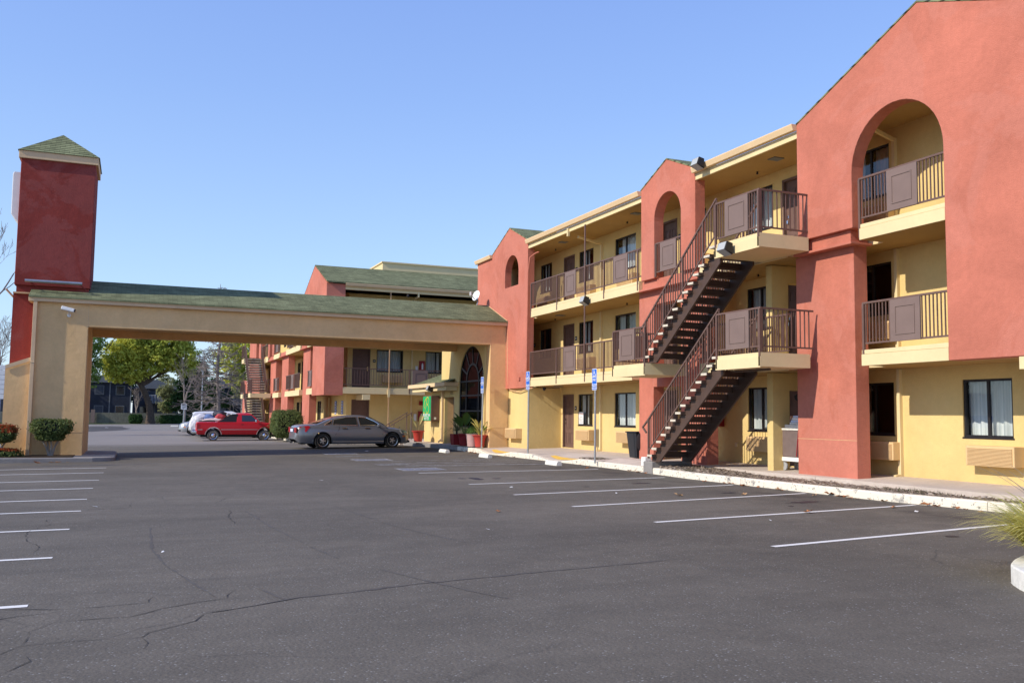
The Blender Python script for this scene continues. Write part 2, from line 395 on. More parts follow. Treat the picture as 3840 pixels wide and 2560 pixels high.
# camera + light
w=bpy.data.worlds.new('World'); sc.world=w; w.use_nodes=True
nt=w.node_tree; bg=nt.nodes['Background']
sky=nt.nodes.new('ShaderNodeTexSky'); sky.sky_type='NISHITA'; sky.sun_disc=False
EL=R(33.7); 
sky.sun_elevation=EL; sky.sun_rotation=R(262); sky.altitude=20; sky.air_density=1.05; sky.dust_density=.15; sky.ozone_density=3.5
tc=nt.nodes.new('ShaderNodeTexCoord'); sx=nt.nodes.new('ShaderNodeSeparateXYZ'); nt.links.new(tc.outputs['Generated'],sx.inputs[0])
cr=nt.nodes.new('ShaderNodeValToRGB'); nt.links.new(sx.outputs[2],cr.inputs[0])
for i,(p,c) in enumerate(((0.,(1.62,2.22,3.05)),(.16,(1.34,1.95,3.08)),(.33,(.97,1.52,3.05)),(.60,(.62,1.04,2.9)))):
    e=cr.color_ramp.elements; e=e[i] if i<2 else e.new(p); e.position=p; e.color=(*c,1)
mxs=nt.nodes.new('ShaderNodeMix'); mxs.data_type='RGBA'; mxs.inputs[0].default_value=.72
nt.links.new(sky.outputs[0],mxs.inputs[6]); nt.links.new(cr.outputs[0],mxs.inputs[7]); nt.links.new(mxs.outputs[2],bg.inputs[0]); bg.inputs[1].default_value=.29
sd=bpy.data.lights.new('sun','SUN'); sd.energy=4.6; sd.angle=R(.53); sd.color=(1,.92,.79)
so=bpy.data.objects.new('sun',sd); COL.objects.link(so)
tr=Vector((math.cos(R(8))*math.cos(EL),math.sin(R(8))*math.cos(EL),-math.sin(EL)))
so.rotation_euler=tr.to_track_quat('-Z','Y').to_euler(); so.location=(-30,0,30)
cd=bpy.data.cameras.new('camera'); cam=bpy.data.objects.new('camera',cd); COL.objects.link(cam); sc.camera=cam
cd.sensor_width=36; cd.lens=36*3427.6/3840; cd.clip_start=.1; cd.clip_end=3000
yaw,pi_,ro=R(22.491),R(4.6622),R(.7099)
fw=Vector((math.sin(yaw)*math.cos(pi_),math.cos(yaw)*math.cos(pi_),math.sin(pi_)))
rt=Vector((math.cos(yaw),-math.sin(yaw),0)); up=rt.cross(fw)
r2=rt*math.cos(ro)+up*math.sin(ro); u2=-rt*math.sin(ro)+up*math.cos(ro)
cam.matrix_world=Matrix(((r2.x,u2.x,-fw.x,0),(r2.y,u2.y,-fw.y,0),(r2.z,u2.z,-fw.z,1.62),(0,0,0,1)))
sc.view_settings.view_transform='Standard'; sc.view_settings.look='None'; sc.view_settings.exposure=0
sc.cycles.max_bounces=6; sc.cycles.transparent_max_bounces=12
# ------------------------------------------------------------------ building kit
def window(parent,f,a0,a1,z0,z1,d,cur=((0,1),),mull=.5,pane='glass',flip=False):
    m=MB(f); w=.045
    for q in ((a0,a1,z0,z0+w),(a0,a1,z1-w,z1),(a0,a0+w,z0+w,z1-w),(a1-w,a1,z0+w,z1-w)): m.box(q[0],q[1],d+.03,d+.10,q[2],q[3])
    c=a0+(a1-a0)*mull; m.box(c-w*.6,c+w*.6,d+.035,d+.095,z0+w,z1-w)
    m.box(a0-.02,a1+.02,d-.012,d+.03,z0-.03,z0)
    o=m.build('window','frm',parent)
    p=MB(f); 
    fc=(3,2,1,0) if f.u.cross(Vector((0,0,1))).dot(f.n)>0 else (0,1,2,3)
    for s,e,dd in ((a0+w,c-w*.6,.055),(c+w*.6,a1-w,.08)): p.add([f(s,d+dd,z0+w),f(e,d+dd,z0+w),f(e,d+dd,z1-w),f(s,d+dd,z1-w)],[fc])
    p.build('pane',pane,o,ns=False)
    for s,e in cur:
        k=MB(f); A0=a0+(a1-a0)*s; A1=a0+(a1-a0)*e; n=max(6,int((A1-A0)/.035)); pv=[]
        for i in range(n+1):
            a=A0+(A1-A0)*i/n; dd=d+.2+.03*math.sin(i*1.25)+.012*math.sin(i*.47+a)
            pv+= [f(a,dd,z0-.05),f(a,dd,z1+.05)]
        k.add(pv,[(2*i,2*i+2,2*i+3,2*i+1) for i in range(n)]).build('curtain','curt',o,smooth=True)
    return o
def door(parent,f,a0,a1,z0,z1,d,hside=1):
    m=MB(f)
    for q in ((a0,a0+.06,z0,z1),(a1-.06,a1,z0,z1),(a0+.06,a1-.06,z1-.06,z1)): m.box(q[0],q[1],d-.015,d+.12,q[2],q[3])
    b0,b1,t=a0+.06,a1-.06,z1-.06; m.box(b0,b1,d+.075,d+.11,z0,t)
    w=b1-b0; h=t-z0
    for c in (.28,.72):
        for zz,hh in ((.18,.22),(.52,.30),(.83,.13)):
            A=b0+w*c; Z=z0+h*zz; H=h*hh/2*1.05; Wd=w*.16
            for q in ((A-Wd,A+Wd,Z-H,Z-H+.018),(A-Wd,A+Wd,Z+H-.018,Z+H),(A-Wd,A-Wd+.018,Z-H+.018,Z+H-.018),(A+Wd-.018,A+Wd,Z-H+.018,Z+H-.018)): m.box(q[0],q[1],d+.062,d+.075,q[2],q[3])
            m.box(A-Wd+.05,A+Wd-.05,d+.067,d+.075,Z-H+.05,Z+H-.05)
    o=m.build('door','brn',parent)
    k=MB(f); A=b0+.07 if hside<0 else b1-.07; k.box(A-.025,A+.025,d+.03,d+.075,z0+h*.46,z0+h*.5); k.box(A-.03,A+.03,d+.055,d+.075,z0+h*.53,z0+h*.565)
    k.build('handle','chrome',o)
    return o
def acunit(parent,f,a0,a1,z0,z1,d):
    m=MB(f); m.box(a0,a1,d-.28,d,z0,z1); o=m.build('air_conditioner','accase',parent,bevel=.012)
    g=MB(f); n=13
    for i in range(n):
        z=z0+.03+(z1-z0-.06)*i/n; g.box(a0+.04,a1-.04,d-.297,d-.281,z,z+(z1-z0-.06)/n*.55)
    g.build('grille','accase',o); return o
def plate(parent,f,a,z,d):
    m=MB(f); m.box(a-.075,a+.075,d-.012,d,z-.075,z+.075); o=m.build('room_number_plate','blk',parent)
    k=MB(f)
    for i in range(3): k.box(a-.04+.03*i,a-.02+.03*i,d-.015,d-.012,z-.02,z+.025)
    k.build('numeral','white',o)
def railing(parent,f,a0,a1,z,posts=(),panels=(),d=.03,lo=.12,sp=.088,down=.28,ht=1.0):
    """balusters between a top rail and a bottom rail; posts run down over the slab edge"""
    m=MB(f); m.box(a0,a1,d-.025,d+.025,z+ht-.04,z+ht); m.box(a0,a1,d-.015,d+.015,z+lo,z+lo+.035)
    n=int(abs(a1-a0)/sp)
    for i in range(1,n):
        a=a0+(a1-a0)*i/n
        if any(p[0]-.01<a<p[1]+.01 for p in panels): continue
        m.box(a-.0105,a+.0105,d-.0105,d+.0105,z+lo+.035,z+ht-.04)
    for a in posts: m.box(a-.026,a+.026,d-.045,d-.001,z-down,z+ht-.04)
    o=m.build('balcony_railing','brn',parent)
    for p0,p1 in panels:
        k=MB(f); b0,b1=z+lo+.0,z+ht-.04; k.box(p0,p1,d-.045,d-.016,b0,b1)
        w=.022; i=.13
        for q in ((p0+i,p1-i,b0+i,b0+i+w),(p0+i,p1-i,b1-i-w,b1-i),(p0+i,p0+i+w,b0+i+w,b1-i-w),(p1-i-w,p1-i,b0+i+w,b1-i-w)): k.box(q[0],q[1],d-.057,d-.045,q[2],q[3])
        k.build('panel','brnl',o)
    return o
def siderail(parent,f,a,d0,d1,z,lo=.12,ht=1.0,down=.0):
    m=MB(f); m.box(a-.02,a+.02,d0,d1,z+ht-.04,z+ht); m.box(a-.015,a+.015,d0,d1,z+lo,z+lo+.035)
    n=max(2,int(abs(d1-d0)/.112))
    for i in range(1,n): 
        d=d0+(d1-d0)*i/n; m.box(a-.0105,a+.0105,d-.0105,d+.0105,z+lo+.035,z+ht-.04)
    m.box(a-.026,a+.026,d0,d0+.05,z-down,z+ht-.04)
    return m.build('balcony_railing','brn',parent)
def slab(parent,f,a0,a1,zt,th=.33,d1=1.5,d0=0):
    m=MB(f); m.box(a0,a1,d0+.03,d1,zt-th+.02,zt); m.box(a0,a1,d0+.012,d0+.03,zt-.085,zt); m.box(a0,a1,d0,d0+.03,zt-th,zt-.09)
    o=m.build('walkway_slab','yelw',parent,bevel=.007)
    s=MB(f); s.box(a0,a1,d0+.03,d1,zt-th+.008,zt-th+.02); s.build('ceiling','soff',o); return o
def gable_roof(parent,f,ac,hw,zr,ze,d0,d1,over=.015,th=.035,name='gable_roof'):
    m=MB(f)
    for s in (-1,1):
        a1=ac+s*(hw+over); z1=ze-(zr-ze)/hw*over
        m.prism([(ac,zr),(a1,z1),(a1,z1+th),(ac,zr+th)],[],d0-.012,d1)
    o=m.build(name,'shin',parent); uv_roof(o,f.n); return o
def eave(parent,f,a0,a1,zb=8.13,d=0,trim='yelw',gut='gut'):
    m=MB(f); m.box(a0,a1,d+.02,d+.07,zb,zb+.17); o=m.build('eave_fascia',trim,parent)
    g=MB(f); g.prism([(d-.10,zb+.175),(d+.02,zb+.175),(d+.02,zb+.325),(d-.145,zb+.325),(d-.145,zb+.30)],[],a0,a1,plane='x')
    g.build('gutter',gut,parent,bevel=.006)
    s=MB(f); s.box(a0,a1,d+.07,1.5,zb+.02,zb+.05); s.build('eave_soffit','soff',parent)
def floodlight(parent,f,a,d,z,tilt=.5):
    m=MB(f); m.box(a-.03,a+.03,d-.08,d,z-.06,z+.06)
    c=[(-.28,-.06),(-.06,-.16),(-.06,.10),(-.22,.14)]
    m.prism([(d+x,z+y) for x,y in c],[],a-.17,a+.17,plane='x'); o=m.build('floodlight','frm',parent,bevel=.01)
    k=MB(f); k.add([f(a-.145,d-.288,z-.055),f(a+.145,d-.288,z-.055),f(a+.145,d-.07,z-.17),f(a-.145,d-.07,z-.17)],[(0,1,2,3)]); k.add([f(a-.145,d-.29,z-.05),f(a+.145,d-.29,z-.05),f(a+.145,d-.225,z+.13),f(a-.145,d-.225,z+.13)],[(0,1,2,3)]); k.build('lens','lensf',o)
def stairs(parent,f,a_bot,z_bot,sgn,n,rise,run,d0,d1,rail=True,ztop_ext=0):
    """flight starting at a_bot, going in direction sgn along a; d0 is the outer side"""
    o=bpy.data.objects.new('staircase',None); COL.objects.link(o); o.parent=parent; o.location=f(a_bot,d0,z_bot)-parent_world(parent)
    for k in range(n):
        a=a_bot+sgn*run*k; z=z_bot+rise*(k+1)
        t=MB(f); t.box(a-sgn*.02,a+sgn*(run-.013),d0,d1,z-.055,z); t.build('tread','tread',o)
        t=MB(f); t.box(a-sgn*.0,a+sgn*(run+.02),d0+.12,d1-.12,z-.068,z-.056); t.box(a+sgn*(run-.012),a+sgn*run,d0+.12,d1-.12,z-.056,z+rise*.42); t.box(a+sgn*(run-.012),a+sgn*run,d0+.01,d0+.12,z-.06,z+.01); t.build('tread_pan','strg',o)
    for dd in (d0+.17,d1-.17):
        s=MB(f); pts=[]
        for k in range(n):
            a=a_bot+sgn*run*k; z=z_bot+rise*(k+1)-.056
            pts+=[(a,z-rise if k==0 else z-rise),(a,z),]
        aT=a_bot+sgn*run*n; zT=z_bot+rise*n-.056
        up=[(a_bot,z_bot)]+[p for k in range(n) for p in ((a_bot+sgn*run*k,z_bot+rise*(k+1)-.056),(a_bot+sgn*run*(k+1),z_bot+rise*(k+1)-.056))]
        lowr=[(aT,zT-.34),(a_bot+sgn*.36,z_bot)]
        s.prism(up+lowr,[],dd-.025,dd+.025); s.build('stringer','strg',o)
    if rail:
        for dd in (d0+.04,d1-.04):
            r=MB(f); h=.93; A0=a_bot+sgn*.0; Z0=z_bot+rise; A1=a_bot+sgn*run*(n); Z1=z_bot+rise*(n+1)
            r.bar(f(A0,dd,Z0+h),f(A1,dd,Z1+h),.045,.04); r.bar(f(A0,dd,Z0+.10),f(A1,dd,Z1+.10),.03,.03)
            nn=int(abs(A1-A0)/.112)
            for i in range(nn+1):
                t=i/nn; a=A0+(A1-A0)*t; z=Z0+(Z1-Z0)*t; w=.021 if i%8 else .045
                r.box(a-w/2,a+w/2,dd-w/2,dd+w/2,z+(.10 if i%8 else -.10),z+h)
            r.bar(f(A0,dd,Z0+h),f(A0-sgn*.3,dd,Z0+h-.22),.04); r.bar(f(A0-sgn*.3,dd,Z0+h-.22),f(A0-sgn*.12,dd,Z0+h-.36),.04)
            r.build('handrail','brn',o)
    return o
def pier_cap(parent,f,a0,a1,d0,z0,z1,zu,d_in=.6):
    m=MB(f); m.box(a0+.1,a1-.1,d0-.13,d_in,z0+.055,zu); m.box(a0-.02,a1+.02,d0-.24,d_in,z0,z0+.055)
    return m.build('pier_moulding','red',parent,bevel=.012)
def rect(a0,a1,z0,z1): return [(a0,z0),(a1,z0),(a1,z1),(a0,z1)]
def joint(parent,f,a0,a1,d,z,m='crk'):
    k=MB(f); k.box(a0,a1,d-.003,d+.01,z-.006,z+.006); k.build('wall_joint','tan2' if m=='crk' else m,parent)
# ------------------------------------------------------------------ the near wing
FM=Fr((14,0,0),(0,1,0),(1,0,0))
mot=thing('motel_building',(15,20,.35),'three-storey yellow motel wing with terracotta gables, brown railings and an outside staircase','motel wing')
ZF=(.44,3.08,5.73)
wins=[]; dors=[]
WA=(29.68,30.85); WB=(26.60,28.05); WC=(22.5,23.7); WD=(19.45,20.58); WE=(15.40,16.55); WFn=(12.46,13.60); WZ=(33.30,34.42)
DA=(31.22,32.16); DB=(24.06,25.0); DC=(18.10,19.05); DD=(10.95,11.95); DZ=(35.1,36.0)
for fl,z0,z1 in ((0,1.315,2.465),(1,4.01,5.165),(2,6.70,7.86)):
    for w in (WA,WB,WC,WD,WE,WFn)+((WZ,) if fl else ()): wins.append((fl,w[0],w[1],z0,z1))
for fl in (0,1,2):
    for w in (DA,DB,DC,DD)+((DZ,) if fl else ()): dors.append((fl,w[0],w[1],ZF[fl]+.01,(2.475,5.18,7.85)[fl]))
D=1.5
holes=[rect(a0,a1,z0,z1) for _,a0,a1,z0,z1 in wins]+[rect(a0,a1,z0,z1) for _,a0,a1,z0,z1 in dors]
m=MB(FM); m.prism(rect(1,37.9,.2,8.3),holes,D,D+.14); m.build('wall','yel',mot)
m=MB(FM); m.box(1,37.8,D+.85,D+.9,.2,8.3); m.build('dark_backing','dark',mot)  # near-black sheet stands in for the unlit rooms behind the glass
m=MB(FM); m.box(1,37.9,D+.9,13,.2,8.3); m.build('building_core','yel',mot)
m=MB(FM); m.box(.5,37.95,.34,13.2,8.3,8.42); m.build('flat_roof','concg',mot)
m=MB(FM); m.box(.6,25.55,1.2,1.4,8.42,8.66); m.box(.6,25.6,1.17,1.43,8.66,8.69); m.build('roof_parapet','yelw',mot)
C2=((0,.30),(.62,1)); CF=((0,1),)
curs={(0,0):((0,.20),(.55,1.)),(0,1):((0,.97),),(0,3):((.05,1),),(0,4):((.75,1),),(0,5):((0,1),),(1,0):((.5,1),),(1,1):((.0,.55),(.7,1)),(2,0):((.0,.3),(.55,1)),(2,1):((0,.9),),(2,4):((.1,.5),(.8,1)),(1,4):((.8,1),),(2,6):((.0,.25),(.6,.95)),(1,6):((.8,1),)}
cnt={}
for fl,a0,a1,z0,z1 in wins:
    i=cnt.get(fl,0); cnt[fl]=i+1
    window(mot,FM,a0,a1,z0,z1,D,curs.get((fl,i),CF),pane='glass')
    if (fl,i)!=(1,6): acunit(mot,FM,a0-.22,a0+.86,ZF[fl]+.33,ZF[fl]+.72,D)
for fl,a0,a1,z0,z1 in dors:
    door(mot,FM,a0,a1,z0,z1,D); plate(mot,FM,a0+ (1.12 if a0<15 else -.16) ,z0+1.5,D) 
for fl in (1,2):
    z=ZF[fl]
    for a0,a1,d0 in ((1,9.53,0),(9.53,12.57,.34),(12.57,14.77,0),(14.77,17.1,.63),(17.1,20.68,0.02),(20.68,24.26 if fl==1 else 23.86,.63),(24.26 if fl==1 else 23.86,31.97,0),(31.97,37.9 if fl==2 else 32.32,.29)):
        slab(mot,FM,a0,a1,z,d0=d0)
# ceilings over top walkway, eaves between the gables
eave(mot,FM,23.72,32.3); eave(mot,FM,16.69,20.85); eave(mot,FM,1,9.53); eave(mot,FM,36.12,38.0,8.15)
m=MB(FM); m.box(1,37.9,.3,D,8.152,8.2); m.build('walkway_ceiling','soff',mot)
# terracotta gables (right, middle, left)
h3=arch_pts(12.57,14.97,6.86,8.06,22,5.70)
out=[(16.69,5.70),(16.69,8.44),(13.11,9.87),(9.53,8.44),(9.53,2.75),(12.57,2.75)]+h3[1:]
out=[(16.69,5.70),(16.69,8.44),(13.11,9.87),(9.53,8.44),(9.53,2.75),(12.57,2.75)]+[p for p in h3[1:-1]]+[(14.97,5.70)]
MB(FM).prism(out,[],0,.33).build('gable_wall','red',mot,bevel=.014)
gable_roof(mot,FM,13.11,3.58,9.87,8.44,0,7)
h2=arch_pts(21.56,22.98,7.41,8.12,18,5.70)
out=[(23.72,5.70),(23.72,8.47),(22.29,9.08),(20.85,8.47),(20.85,5.70),(21.56,5.70)]+h2[1:-1]+[(22.98,5.70)]
MB(FM).prism(out,[],0,.33).build('gable_wall','red',mot,bevel=.014)
gable_roof(mot,FM,22.29,1.44,9.08,8.47,0,4.5)
h1=arch_pts(33.22,34.65,7.40,8.12,18,6.84)
MB(FM).prism([(32.3,2.72),(32.3,8.45),(34.2,9.27),(36.1,8.50),(36.1,8.36),(37.88,8.33),(37.88,2.72)],[h1],0,.28).build('gable_wall','red',mot)
gable_roof(mot,FM,34.2,1.9,9.27,8.47,0,5)
m=MB(FM); m.box(37.6,37.88,.28,.9,2.72,8.3); m.build('end_wall','red',mot)
# piers
MB(FM).box(15.21,17.07,.25,.62,.30,5.38).build('pier','red',mot,bevel=.012)
pier_cap(mot,FM,15.05,16.85,.25,5.37,5.43,5.70)
joint(mot,FM,15.21,17.07,.248,1.19,'pipe'); 
MB(FM).prism(rect(20.7,24.25,.30,5.40),[rect(21.95,23.42,.32,2.53),rect(21.95,23.42,3.10,4.98)],.25,.62).build('pier','red',mot,bevel=.012)
pier_cap(mot,FM,20.8,23.95,.25,5.39,5.44,5.70)
# yellow posts under the stair landings
for z0,z1 in ((.34,2.75),(3.09,5.39)):
    m=MB(FM); m.box(18.1,18.32,.36,.86,z0,z1); m.box(18.1,18.32,.86,D,z1-.42,z1); m.build('post','yel',mot,bevel=.01)
# office jog on the ground floor
MB(FM).prism([(.14,.2),(.14,2.72),(1.62,2.72),(1.62,.2)],[],32.33,37.6,plane='x').build('office_wall','yel',mot)
joint(mot,FM,32.33,37.5,.138,1.14,'yelw'); acunit(mot,FM,33.02,34.1,.75,1.14,.14)
m=MB(FM); m.box(32.9,33.05,-.06,0,3.02,3.14); m.build('wall_vent','red',mot)
# railings
railing(mot,FM,23.75,32.0,ZF[2],(31.96,29.63,27.4,26.07,23.92),((28.11,28.95),(24.52,25.42)))
railing(mot,FM,23.30,32.0,ZF[1],(31.96,29.63,27.4,26.07),((28.09,29.03),))
railing(mot,FM,21.56,22.98,ZF[2],(22.93,),((21.82,22.66),),d=.05,down=-.0)
railing(mot,FM,12.57,14.80,ZF[2],(14.77,),((13.22,14.0),),d=.05)
railing(mot,FM,12.57,14.76,ZF[1],(14.72,),((13.22,13.98),),d=.05)
railing(mot,FM,3,9.5,ZF[2],(5,7),()); railing(mot,FM,3,9.5,ZF[1],(5,7),())
m=MB(FM); m.box(9.3,11.12,.02,.34,2.53,2.745); m.build('drop_fascia','yelw',mot)
# thin support pole from eave to ground slab
m=MB(FM); m.box(27.37,27.43,-.03,.0,3.1,5.40); m.box(27.37,27.43,-.03,.0,5.80,8.14); m.build('support_pole','brn',mot)
# downspouts
def dspout(a,top=8.2,base=.42,diag=True):
    m=MB(FM); 
    if diag:
        if a>20: m.box(a-.3,a-.22,-.05,.03,7.97,8.25)
        m.bar(FM(a-.26,.38,7.98),FM(a,D-.06,7.86),.07)
    m.box(a-.04,a+.04,D-.085,D,5.75,7.9); m.box(a-.04,a+.04,D-.085,D,3.09,5.40); m.box(a-.04,a+.04,D-.085,D,base,2.75)
    m.bar(FM(a,D-.04,base+.02),FM(a,D-.22,base-.0),.07)
    m.build('downspout','yelw',mot)
dspout(28.98); dspout(15.2)
m=MB(FM); m.tube([FM(32.25,-.02,2.78),FM(32.25,-.03,3.2),FM(32.2,-.03,7.2),FM(32.15,.02,7.75),FM(32.0,.22,7.93),FM(31.9,.3,7.95)],.028,6); m.build('conduit','red',mot)
m=MB(FM); m.tube([FM(34.30,.02,5.3),FM(34.31,.0,4.6),FM(34.27,.0,3.4),FM(34.25,.02,2.80),FM(34.0,.03,2.66),FM(33.2,.05,2.57),FM(32.5,.05,2.66),FM(31.9,.1,2.70)],.02,5); m.build('loose_cable','pipe',mot)
# stair landings  (outer face X=12.65)
def landing(a0,a1,z,out=1.35,panels=(),openside=None):
    m=MB(FM); m.box(a0,a1,-out,.0,z-.31,z); m.box(a0,a1,-out-.025,-out,z-.33,z-.09); o=m.build('stair_landing','yelw',mot)
    railing(mot,FM,a0,a1,z,(a0+.03,a1-.03),panels,d=-out+.02,down=.3)
landing(16.33,18.0,ZF[2],panels=((16.72,17.58),)); landing(16.33,17.98,ZF[1],panels=((16.72,17.58),)); landing(21.2,23.0,ZF[1],panels=((21.75,22.6),))
for z in ZF[1:]: siderail(mot,FM,16.36,-1.33,.12,z)
siderail(mot,FM,22.97,-1.33,0,ZF[1])
railing(mot,FM,17.1,20.8,ZF[1],(),(),d=.05,down=0); 
m=MB(FM); m.box(16.5,17.9,-1.0,-.95,2.70,2.75); m.build('ledger','strg',mot)
stairs(mot,FM,21.1,.47,-1,14,.1863,.2275,-1.35,-.08)
stairs(mot,FM,21.25,3.08,-1,14,.1893,.2325,-1.35,-.08)
m=MB(FM); m.box(20.95,21.4,-1.3,-.05,.1,.47); m.build('stair_pad','concg',mot,bevel=.02)
m=MB(FM); m.box(21.80,22.02,-1.0,-.80,.1,.55); m.build('footing_block','white',mot,bevel=.02)
# fire extinguisher cabinet, outlet, soffit vents, lights
m=MB(FM); m.box(21.66,21.93,D-.16,D,1.40,1.90); o=m.build('extinguisher_cabinet','redx',mot)
k=MB(FM); k.lathe([(.0,1.50),(.05,1.50),(.055,1.72),(.03,1.76),(.015,1.80)],FM(21.8,D-.18,0),10); k.build('extinguisher','lampr',o)
m=MB(FM); m.box(21.05,21.15,D-.03,D,.85,.97); m.build('outlet_box','yelw',mot)
for a,z in ((25.2,8.142),(30.6,8.142),(18.3,8.142),(30.8,5.40),(24.6,5.40),(30.9,2.745)):
    m=MB(FM); m.box(a-.14,a+.14,.55,.85,z-.012,z+.012); m.build('soffit_vent','trimg',mot)
for a in (22.0,26.4,29.5,32,19.5):
    for z in (8.13,5.39): MB(FM).lathe([(.03,z-.05),(.02,z+.02)],FM(a,1.05,0),8).build('sprinkler_head','frm',mot)
floodlight(mot,FM,20.3,-.12,8.42); floodlight(mot,FM,27.15,-.0,5.50); floodlight(mot,FM,17.35,-1.38,5.53)
m=MB(FM); m.lathe([(.02,2.72),(.07,2.70),(.06,2.62),(.02,2.58)],FM(31.2,.25,0),12); m.build('wall_lamp','frm',mot)
# notice taped in the ground floor window, left of the stairs
m=MB(FM); m.box(30.42,30.79,D-.004,D+.002,1.36,1.80); o=m.build('window_notice','white',mot)
text_mesh('ATTENTION',.07,FM(30.605,D-.007,1.70),(0,-1,0),(0,0,1),'lettering','lampr',o)
for i,s in enumerate(('NO PARKING','REGISTERED GUESTS','PARKING ONLY','ALL OTHERS TOWED')):
    text_mesh(s,.038,FM(30.605,D-.007,1.61-.062*i),(0,-1,0),(0,0,1),'lettering','trimg',o)
# ------------------------------------------------------------------ ground
def ground():
    xs=[-400,-60,-30,-15,-7]+[-7+.6*i for i in range(1,34)]+[13.3,13.35,20,60,400]
    xs=sorted(set(round(x,3) for x in xs)); ys=[-60,-20,-5,0]+list(range(2,60,2))+[60,80,100,130,180,260,400,700,1200]
    m=MB()
    for y in ys:
        for x in xs: m.v.append(Vector((x,y,gz(x))))
    n=len(xs)
    for j in range(len(ys)-1):
        for i in range(n-1): m.f.append((j*n+i,j*n+i+1,(j+1)*n+i+1,(j+1)*n+i))
    tag(m.build('ground','asph'),kind='structure')
ground()
def smooth_poly(P):
    out=[]; n=len(P)
    for i in range(n):
        a,b,c=P[i-1],P[i],P[(i+1)%n]
        if i in (0,n-1): out.append(b); continue
        for t in (.25,.0): out.append((b[0]+(a[0]-b[0])*t,b[1]+(a[1]-b[1])*t)) if t else None
        for t in (0,.5,1):
            p0=((a[0]+3*b[0])/4,(a[1]+3*b[1])/4); p1=b; p2=((c[0]+3*b[0])/4,(c[1]+3*b[1])/4)
            if t: out.append(tuple((1-t)**2*p0[k]+2*t*(1-t)*p1[k]+t*t*p2[k] for k in (0,1)))
    return out
def ribbon(pts,w,z=.004,m=None,jit=0):
    """strip on the asphalt following (x,y) points"""
    m=m or MB(); b=len(m.v); n=len(pts)
    for i,(x,y) in enumerate(pts):
        x0,y0=pts[max(0,i-1)]; x1,y1=pts[min(n-1,i+1)]; l=math.hypot(x1-x0,y1-y0) or 1
        ww=w*(1+random.uniform(-jit,jit))/2; nx,ny=-(y1-y0)/l*ww,(x1-x0)/l*ww
        if jit and i in (0,n-1): nx*=.1; ny*=.1
        for s in (1,-1): m.v.append(Vector((x+nx*s,y+ny*s,gz(x+nx*s)+z)))
    for i in range(n-1): m.f.append((b+2*i,b+2*i+1,b+2*i+3,b+2*i+2))
    return m
def pline(a,b,w=.10,mt='line'):
    n=8; pts=[(a[0]+(b[0]-a[0])*i/n,a[1]+(b[1]-a[1])*i/n) for i in range(n+1)]
    tag(ribbon(pts,w).build('parking_line',mt),kind='structure')
for a,b in (((7.10,23.5),(12.3,23.2)),((7.05,19.45),(12.3,19.68)),((6.99,16.69),(12.45,17.1)),((7.06,14.25),(12.55,14.83)),((7.2,11.79),(12.75,12.25)),((7.23,9.14),(12.9,9.75))): pline(a,b)
for y,x in ((8.73,-.73),(11.46,-.74),(14.12,-.72),(16.62,-.69),(18.79,-.69),(21.38,-.68),(23.85,-.64),(26.7,-.61),(28.95,-.6)): pline((x,y),(-6.0,y+.02),.10)
# disabled bays: worn lines, hatched aisle
for a,b in (((7.65,32.5),(11.9,31.9)),((7.7,28.45),(11.9,26.0)),((7.6,27.6),(9.2,26.2)),((8.6,28.7),(11.6,26.0)),((9.9,28.9),(12.3,26.8)),((7.6,26.5),(12.3,26.2)),((7.4,29.4),(12.3,29.5)),((10.6,29.2),(12.5,28.0)),((7.0,35.8),(11.6,36.0)),((5.9,50.6),(9.6,50.5)),((5.9,49.6),(9,49.5)),((3.2,52.2),(5.2,52.2))): pline(a,b,.09,'line2')
def hcmark(cx,cy,s=1.):
    m=MB(); k=.09
    def q(x0,x1,y0,y1): ribbon([(cx+x0*s,cy+(y0+y1)/2*s),(cx+x1*s,cy+(y0+y1)/2*s)],abs(y1-y0)*s,.0045,m)
    q(-.62,.62,-.55,-.46); q(-.62,.62,.46,.55); q(-.62,-.53,-.46,.46); q(.53,.62,-.46,.46)
    o=tag(m.build('disabled_bay_marking','line2'),kind='structure')
    b=MB(); ribbon([(cx-.52*s,cy),(cx+.52*s,cy)],.9*s,.004,b); tag(b.build('disabled_bay_marking','hcblue'),kind='structure')
    g=MB(); z=.0075
    ribbon([(cx+.36*s,cy-.02),(cx+.15*s,cy),(cx-.05*s,cy-.05),(cx-.1*s,cy+.2*s),(cx-.3*s,cy+.28*s)],.07,z,g)
    ribbon([(cx+.0+.22*s*math.cos(t),cy-.12*s+.22*s*math.sin(t)) for t in [PI*.7+PI*1.3*i/12 for i in range(13)]],.06,z,g)
    tag(g.build('disabled_bay_marking','line2'),kind='structure')
hcmark(7.62,25.05); hcmark(7.55,30.5); hcmark(7.5,35.3)
for cx,cy in ((7.5,27.6),(7.4,33.3)):
    m=MB()
    for i in range(5): ribbon([(cx-.5,cy-.35+.17*i),(cx+.5,cy-.35+.17*i)],.06,.004,m)
    tag(m.build('worn_lettering','line2'),kind='structure')
